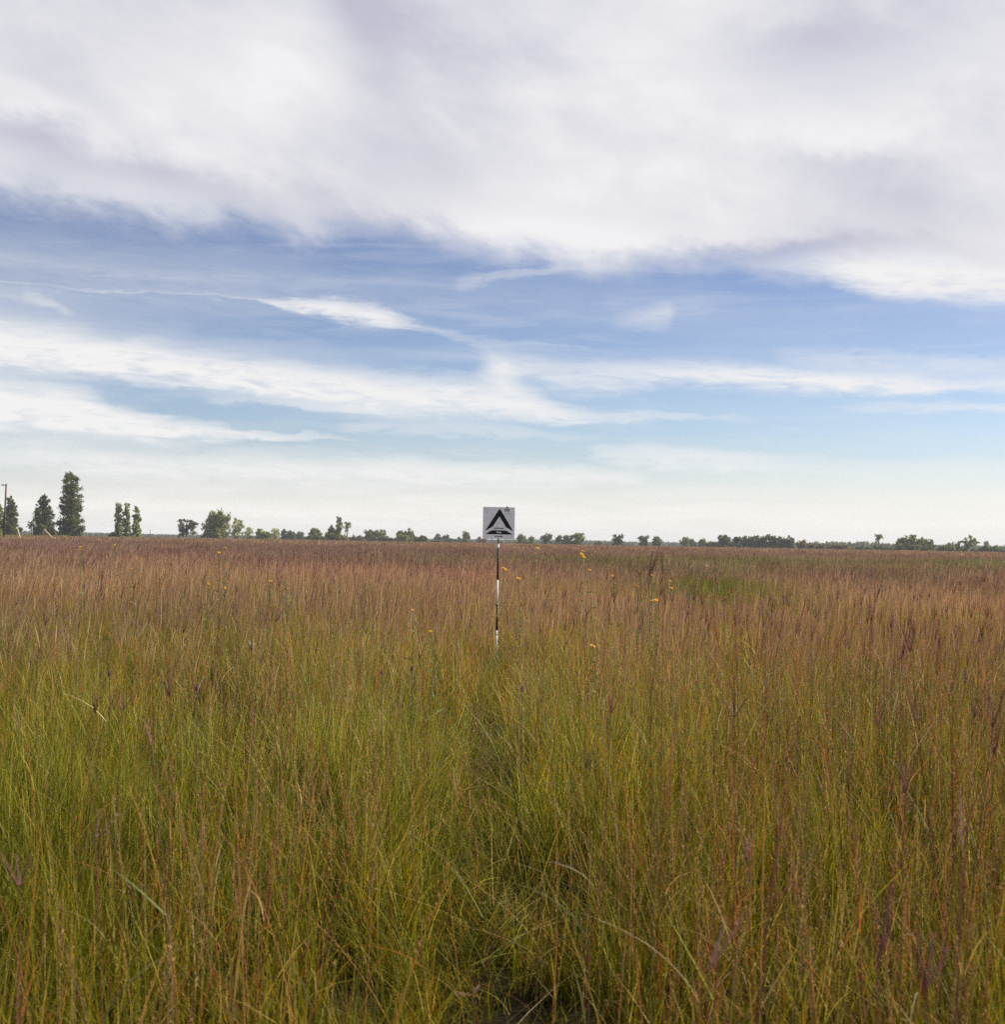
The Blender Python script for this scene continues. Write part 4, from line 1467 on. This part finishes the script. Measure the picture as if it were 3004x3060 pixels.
stalk('tall dark stalk with long spikes reaching the horizon right of the yellow flowers', (1940, 1724), [(1974, 1630), (1950, 1655), (1974, 1652)], 0.03, 4.6, 'dark')
stalk('single upright dark spike just right of the stalk reaching the horizon', (1981, 1712), [(1979, 1652)], 0.01, 5.6, 'dark')
stalk('purple three-toed seed head low on the left, on a pale green stem', (364, 2124), [(338, 2062), (366, 2072), (404, 2080)], -0.04, 4.3, 'purple')
stalk('three-toed purple head cut by the left edge below the middle', (60, 2652), [(2, 2556), (47, 2562), (94, 2560)], -0.02, 2.6, 'purple')
stalk('small V-shaped pinkish head in the left foreground', (283, 2506), [(297, 2430), (350, 2446)], 0.02, 3.0, 'pink')
stalk('four-pronged dark head in the lower right middle ground', (2195, 2146), [(2158, 2086), (2190, 2068), (2198, 2072), (2238, 2080)], 0.02, 4.2, 'dark')
stalk('thick purple double spike in the right foreground over a dark hollow', (2622, 2880), [(2668, 2652), (2672, 2740)], 0.03, 1.9, 'purple', 1.2)
stalk('pale pink spike slanting up to the right near the bottom', (2118, 2900), [(2230, 2738), (2170, 2760)], -0.02, 2.0, 'pink', 1.1)
stalk('long reddish spikes leaning right beside the pale pink slanting spike', (2300, 2692), [(2352, 2362), (2396, 2630)], -0.06, 2.2, 'red', 0.9)
stalk('pair of long drooping tan spikes at the upper right', (2690, 1888), [(2655, 1806), (2664, 1776)], 0.02, 5.6, 'pink')
stalk('short twin spikes high on the right like a letter V', (2930, 1750), [(2918, 1718), (2940, 1728)], 0.0, 9.0, 'dark')
stalk('tall red stem with a narrow head, right of the middle in front', (1826, 2130), [(1822, 2052), (1834, 2062), (1848, 2094)], -0.03, 3.6, 'red')
stalk('blurred dark forked head at the lower right corner', (2766, 2958), [(2740, 2800), (2790, 2812), (2836, 2840)], 0.03, 1.6, 'purple', 1.0)
stalk('tall stalk with three dark spikes at the right, above the V of long stems', (2704, 2374), [(2690, 2240), (2732, 2296), (2712, 2260)], 0.0, 2.9, 'purple')
stalk('pale lilac curved spike standing upright near the right edge', (2874, 2530), [(2868, 2364)], 0.0, 2.4, 'pink', 1.1)
stalk('dark reddish spikes pointing right at the far right, stem leaning', (2890, 2490), [(2996, 2404), (2910, 2400)], -0.03, 2.6, 'red')
stalk('lower pink forked head lying almost flat near the bottom middle', (1412, 2972), [(1362, 2968), (1428, 2950)], 0.03, 2.9, 'pink', 0.9)
stalk('dark twin spikes beside the bottom right tall stems', (1752, 2296), [(1745, 2246), (1766, 2248)], 0.02, 3.5, 'dark')
stalk('tall narrow pinkish head left of the pole, near the lower left of the sign', (1262, 1880), [(1222, 1826), (1256, 1830)], 0.02, 6.5, 'pink')
stalk('dark slanted spike in the left middle ground', (205, 1935), [(190, 1872)], 0.02, 5.8, 'purple')

# ------------------------------------------------------------------ yellow and purple flowers
M_flower = mat_leaf('flower_petals', 0.5, 0.6, transl_col=(1.1, 0.95, 0.4), spec=0.1)
M_green = mat_leaf('flower_stem_and_leaves', 0.3, 0.7, spec=0.1)


def flower_head_geo(r):
    g = Geo()
    n_ = 14
    a = np.arange(n_) * 2 * np.pi / n_
    d = np.stack([np.cos(a), np.sin(a), np.full(n_, 0.22)], -1)
    pos = d * r * 0.25
    side = np.stack([-np.sin(a), np.cos(a), np.zeros(n_)], -1)
    L, w_ = r * 0.8, r * 0.2
    V = np.stack([pos - side * w_ * 0.4, pos + d * L * 0.5 - side * w_, pos + d * L, pos + d * L * 0.5 + side * w_, pos + side * w_ * 0.4], 1)
    V[:, 2, 2] -= r * 0.12
    i = np.arange(n_) * 5
    C = np.broadcast_to(pick([(0.88, 0.50, 0.03), (0.80, 0.42, 0.02)], n_, 0.1)[:, None], V.shape)
    g.add(V, C, q=np.stack([i, i + 1, i + 3, i + 4], -1), t=np.stack([i + 1, i + 2, i + 3], -1))
    # domed disc
    k, rr = 10, [1.0, 0.75, 0.35]
    vs = []
    for j, q in enumerate(rr):
        for m_ in range(k):
            vs.append((math.cos(m_ * 6.2832 / k) * r * 0.3 * q, math.sin(m_ * 6.2832 / k) * r * 0.3 * q, r * (0.04 + 0.09 * j)))
    vs.append((0, 0, r * 0.26))
    q4, t3 = [], []
    for j in range(2):
        for m_ in range(k):
            q4.append((j * k + m_, j * k + (m_ + 1) % k, (j + 1) * k + (m_ + 1) % k, (j + 1) * k + m_))
    for m_ in range(k):
        t3.append((2 * k + m_, 2 * k + (m_ + 1) % k, 3 * k))
    g.add(vs, np.tile((0.45, 0.20, 0.02), (len(vs), 1)), q=q4, t=t3)
    return g


def yellow_flower(px, py, label, extra=(), d=None, r=0.026, stem='green'):
    yh = 1619 + (px - 1502) * 0.01746
    dy = max(4.0, py - yh)
    dd = d or min(22.0, 0.72 * FPX / dy)
    H = at(px, py, dd)
    foot = Vector((H.x + RNG.uniform(-0.05, 0.05), dd + 0.03, 0))
    root = tag(empty('yellow_flower', foot), label, 'flower', 'yellow prairie flowers')
    jl = np.array(H - foot)
    g = Geo()
    P = bez((0, 0, 0), (0.02, 0.0, jl[2] * 0.6), jl, 9)[None]
    cs = np.array([[0.16, 0.20, 0.06]]) if stem == 'green' else np.array([[0.42, 0.44, 0.28]])
    tubes(g, P, (0.0034 * np.linspace(1.3, 0.8, 9))[None], cs, cs, 5)
    for e in extra:
        E = np.array(at(e[0], e[1], dd + RNG.uniform(-.03, .03)) - foot)
        s = min(0.95, max(0.3, (E[2] - 0.06) / jl[2]))
        p0 = np.array([np.interp(s, np.linspace(0, 1, 9), P[0, :, j]) for j in range(3)])
        tubes(g, bez(p0, (p0 + E) / 2 + np.array([0.01, 0, 0.0]), E, 5)[None], np.full((1, 5), 0.0022), cs, cs, 4)
    g.obj('stem', M_green, root)
    nl = 22
    g = Geo()
    f = np.linspace(0.25, 0.93, nl)
    pos = np.stack([np.interp(f, np.linspace(0, 1, 9), P[0, :, j]) for j in range(3)], -1)
    a = np.arange(nl) * 2.4 + RNG.uniform(0, 6)
    dr = np.stack([np.cos(a), np.sin(a), RNG.uniform(-0.2, 0.7, nl)], -1)
    L = 0.12 * (1.15 - 0.75 * f)
    diamonds(g, pos, dr, L, L * 0.2, pick([(0.16, 0.21, 0.08), (0.20, 0.24, 0.11)], nl, 0.2))
    lv = g.obj('leaves', M_green, root)
    for hp in [jl] + [np.array(at(e[0], e[1], dd + RNG.uniform(-.03, .03)) - foot) for e in extra]:
        o = flower_head_geo(r * RNG.uniform(0.9, 1.15)).obj('flower_head', M_flower, root)
        o.location = hp
        o.rotation_euler = (R(RNG.uniform(8, 38)), R(RNG.uniform(0, 40)), 0)
    return root


yellow_flower(240, 1634, 'leftmost yellow flower, far back under the two slim trees', d=18, r=0.019, extra=[(239, 1642)])
yellow_flower(343, 1628, 'tiny yellow flower far back below the three slim poplars', d=22, r=0.018)
yellow_flower(654, 1651, 'yellow flower below the large broad tree, the bigger of two close ones', d=17, r=0.022)
yellow_flower(674, 1637, 'yellow flower below the large broad tree, the smaller and higher of two', d=20, r=0.018)
yellow_flower(394, 1700, 'small yellow flower on a leafy stalk left of the middle distance', d=17, r=0.018)
yellow_flower(624, 1745, 'yellow flower left of the pair in the left middle distance', d=16, r=0.019)
yellow_flower(673, 1757, 'lower orange-yellow flower in the left middle distance', d=16, r=0.02)
yellow_flower(810, 1736, 'small orange-yellow flower midway between the left edge and the pole', d=16, r=0.022)
yellow_flower(1505, 1697, 'yellow flower immediately right of the black part of the pole', extra=[(1512, 1702)], d=16, r=0.020)
yellow_flower(1548, 1727, 'yellow flower a little right of the pole beside the white band', extra=[(1552, 1729)], d=15, r=0.020)
yellow_flower(1607, 1638, 'yellow flower alone on a tall pale stalk right of the sign', d=20, r=0.033, stem='pale')
yellow_flower(1744, 1647, 'tallest yellow flower stalk with a column of several blooms', extra=[(1739, 1656), (1741, 1663), (1746, 1665)], d=18, r=0.032, stem='pale')
yellow_flower(1763, 1703, 'yellow flower just below the tall stalk with several blooms', d=14, r=0.018)
yellow_flower(1832, 1721, 'yellow flower midway between the many-bloomed stalk and the tall dark spikes', d=15, r=0.018)
yellow_flower(1911, 1706, 'pale yellow flower left of the tall dark spikes', d=15, r=0.016)
yellow_flower(1948, 1719, 'yellow flower at the foot of the tall dark spikes', d=14, r=0.018)
yellow_flower(1905, 1751, 'small orange flower left and below the tall dark spikes', d=15, r=0.018)
yellow_flower(1962, 1793, 'pair of yellow blooms below the tall dark spikes', extra=[(1950, 1795)], d=13, r=0.022)
yellow_flower(2004, 1736, 'small yellow flower right of the tall dark spikes', extra=[(2008, 1757)], d=15, r=0.015)
yellow_flower(1771, 1930, 'nearest yellow flower, low on the right of the pole base', r=0.022)
yellow_flower(1233, 1822, 'small yellow flower left of the pole in the middle distance', d=11, r=0.014)
yellow_flower(1287, 1886, 'yellow flower left of the pole, nearer and lower than its neighbour', d=9.5, r=0.014)


def purple_flower(px, py, label, d):
    H = at(px, py, d)
    foot = Vector((H.x, d + 0.02, 0))
    root = tag(empty('purple_flower', foot), label, 'flower', 'purple prairie flowers')
    jl = np.array(H - foot)
    g = Geo()
    tubes(g, bez((0, 0, 0), (0.01, 0, jl[2] * 0.6), jl, 7)[None], np.full((1, 7), 0.0020), np.array([[0.14, 0.18, 0.05]]), np.array([[0.16, 0.12, 0.08]]), 4)
    g.obj('stem', M_green, root)
    g = Geo()
    n_ = 90
    f = RNG.uniform(0, 1, n_)
    a = RNG.uniform(0, 6.28, n_)
    d_ = np.stack([np.cos(a), np.sin(a), RNG.uniform(0.0, 0.9, n_)], -1)
    pos = jl[None] + np.stack([np.zeros(n_), np.zeros(n_), -0.030 * f], -1)
    diamonds(g, pos, d_, np.full(n_, 0.009), np.full(n_, 0.004), pick([(0.24, 0.10, 0.33), (0.16, 0.06, 0.24)], n_, 0.2))
    g.obj('flower_head', M_flower, root)


purple_flower(252, 1748, 'purple flower in the left middle distance', 14)
purple_flower(1231, 1990, 'purple flower left of the pole base', 7.5)
purple_flower(1141, 2001, 'purple flower farther left of the pole base, faint', 7.5)
purple_flower(1560, 2050, 'purple flower right below the pole base', 6.6)
purple_flower(2166, 1788, 'purple flower on the right below the green patch', 12)
purple_flower(327, 2005, 'tiny purple ball above the three-toed purple head', 6.6)
purple_flower(588, 2046, 'slender purple flower left of centre in the nearer grass', 6.3)

# dry bent stalk in the right middle distance
dS = 10.5
pts = [at(q[0], q[1], dS) for q in ((2062, 1762), (2080, 1748), (2088, 1722), (2104, 1702), (2118, 1688))]
foot = Vector((pts[0].x - 0.02, dS, 0))
root = tag(empty('dry_stalk', foot), 'pale dry bent stalk beside the green patch on the right', 'grass stalk')
P = np.array([np.array(q - foot) for q in [foot] + pts])[None]
g = Geo()
tubes(g, P, np.array([[0.003, 0.004, 0.005, 0.007, 0.005, 0.002]]), np.array([[0.30, 0.21, 0.13]]), np.array([[0.50, 0.36, 0.27]]), 5)
g.obj('stem', M_stalk, root)
g = Geo()
nn = 40
f = RNG.uniform(0.4, 1, nn)
pos = np.stack([np.interp(f, np.linspace(0, 1, 6), P[0, :, j]) for j in range(3)], -1)
diamonds(g, pos, RNG.normal(size=(nn, 3)) + np.array([0.5, 0, 0.6]), np.full(nn, 0.022), np.full(nn, 0.006), pick([(0.5, 0.37, 0.27), (0.4, 0.27, 0.2)], nn, 0.2))
g.obj('dry_leaves', M_stalk, root)

# leaning curled leaf and split pod in the left middle ground
dS = 6.6
Hh = at(752, 1945, dS)
foot = Vector((Hh.x, dS, 0))
root = tag(empty('seed_pod_stalk', foot), 'brown stalk with split pale seed pods in the left middle ground', 'plant')
g = Geo()
jl = np.array(Hh - foot)
tubes(g, bez((0, 0, 0), (0.02, 0, jl[2] * 0.5), jl, 7)[None], np.full((1, 7), 0.0016), np.array([[0.25, 0.18, 0.08]]), np.array([[0.16, 0.09, 0.06]]), 5)
g.obj('stem', M_stalk, root)
for (ex, ey, cc) in ((743, 1912, (0.55, 0.45, 0.33)), (758, 1910, (0.50, 0.40, 0.28)), (750, 1925, (0.25, 0.15, 0.11))):
    g = Geo()
    E = np.array(at(ex, ey, dS) - foot)
    tubes(g, bez(jl, (jl + E) / 2, E, 6)[None], np.array([[0.002, 0.005, 0.006, 0.005, 0.003, 0.001]]), np.array([cc]) * 0.6, np.array([cc]), 6)
    g.obj('pod', M_stalk, root)

# ------------------------------------------------------------------ haze
hm = bpy.data.materials.new('haze')
hm.use_nodes = True
nt = hm.node_tree
nt.nodes.clear()
pv = nt.nodes.new('ShaderNodeVolumePrincipled')
pv.inputs['Color'].default_value = (0.80, 0.86, 0.96, 1)
pv.inputs['Density'].default_value = 0.00016
ho = nt.nodes.new('ShaderNodeOutputMaterial')
nt.links.new(pv.outputs[0], ho.inputs['Volume'])
bm = bmesh.new()
add_box(bm, (0, 1602, 13.5), (5220, 4010, 29.0))
hz = bm_obj('haze', bm, hm)
tag(hz, kind='stuff')
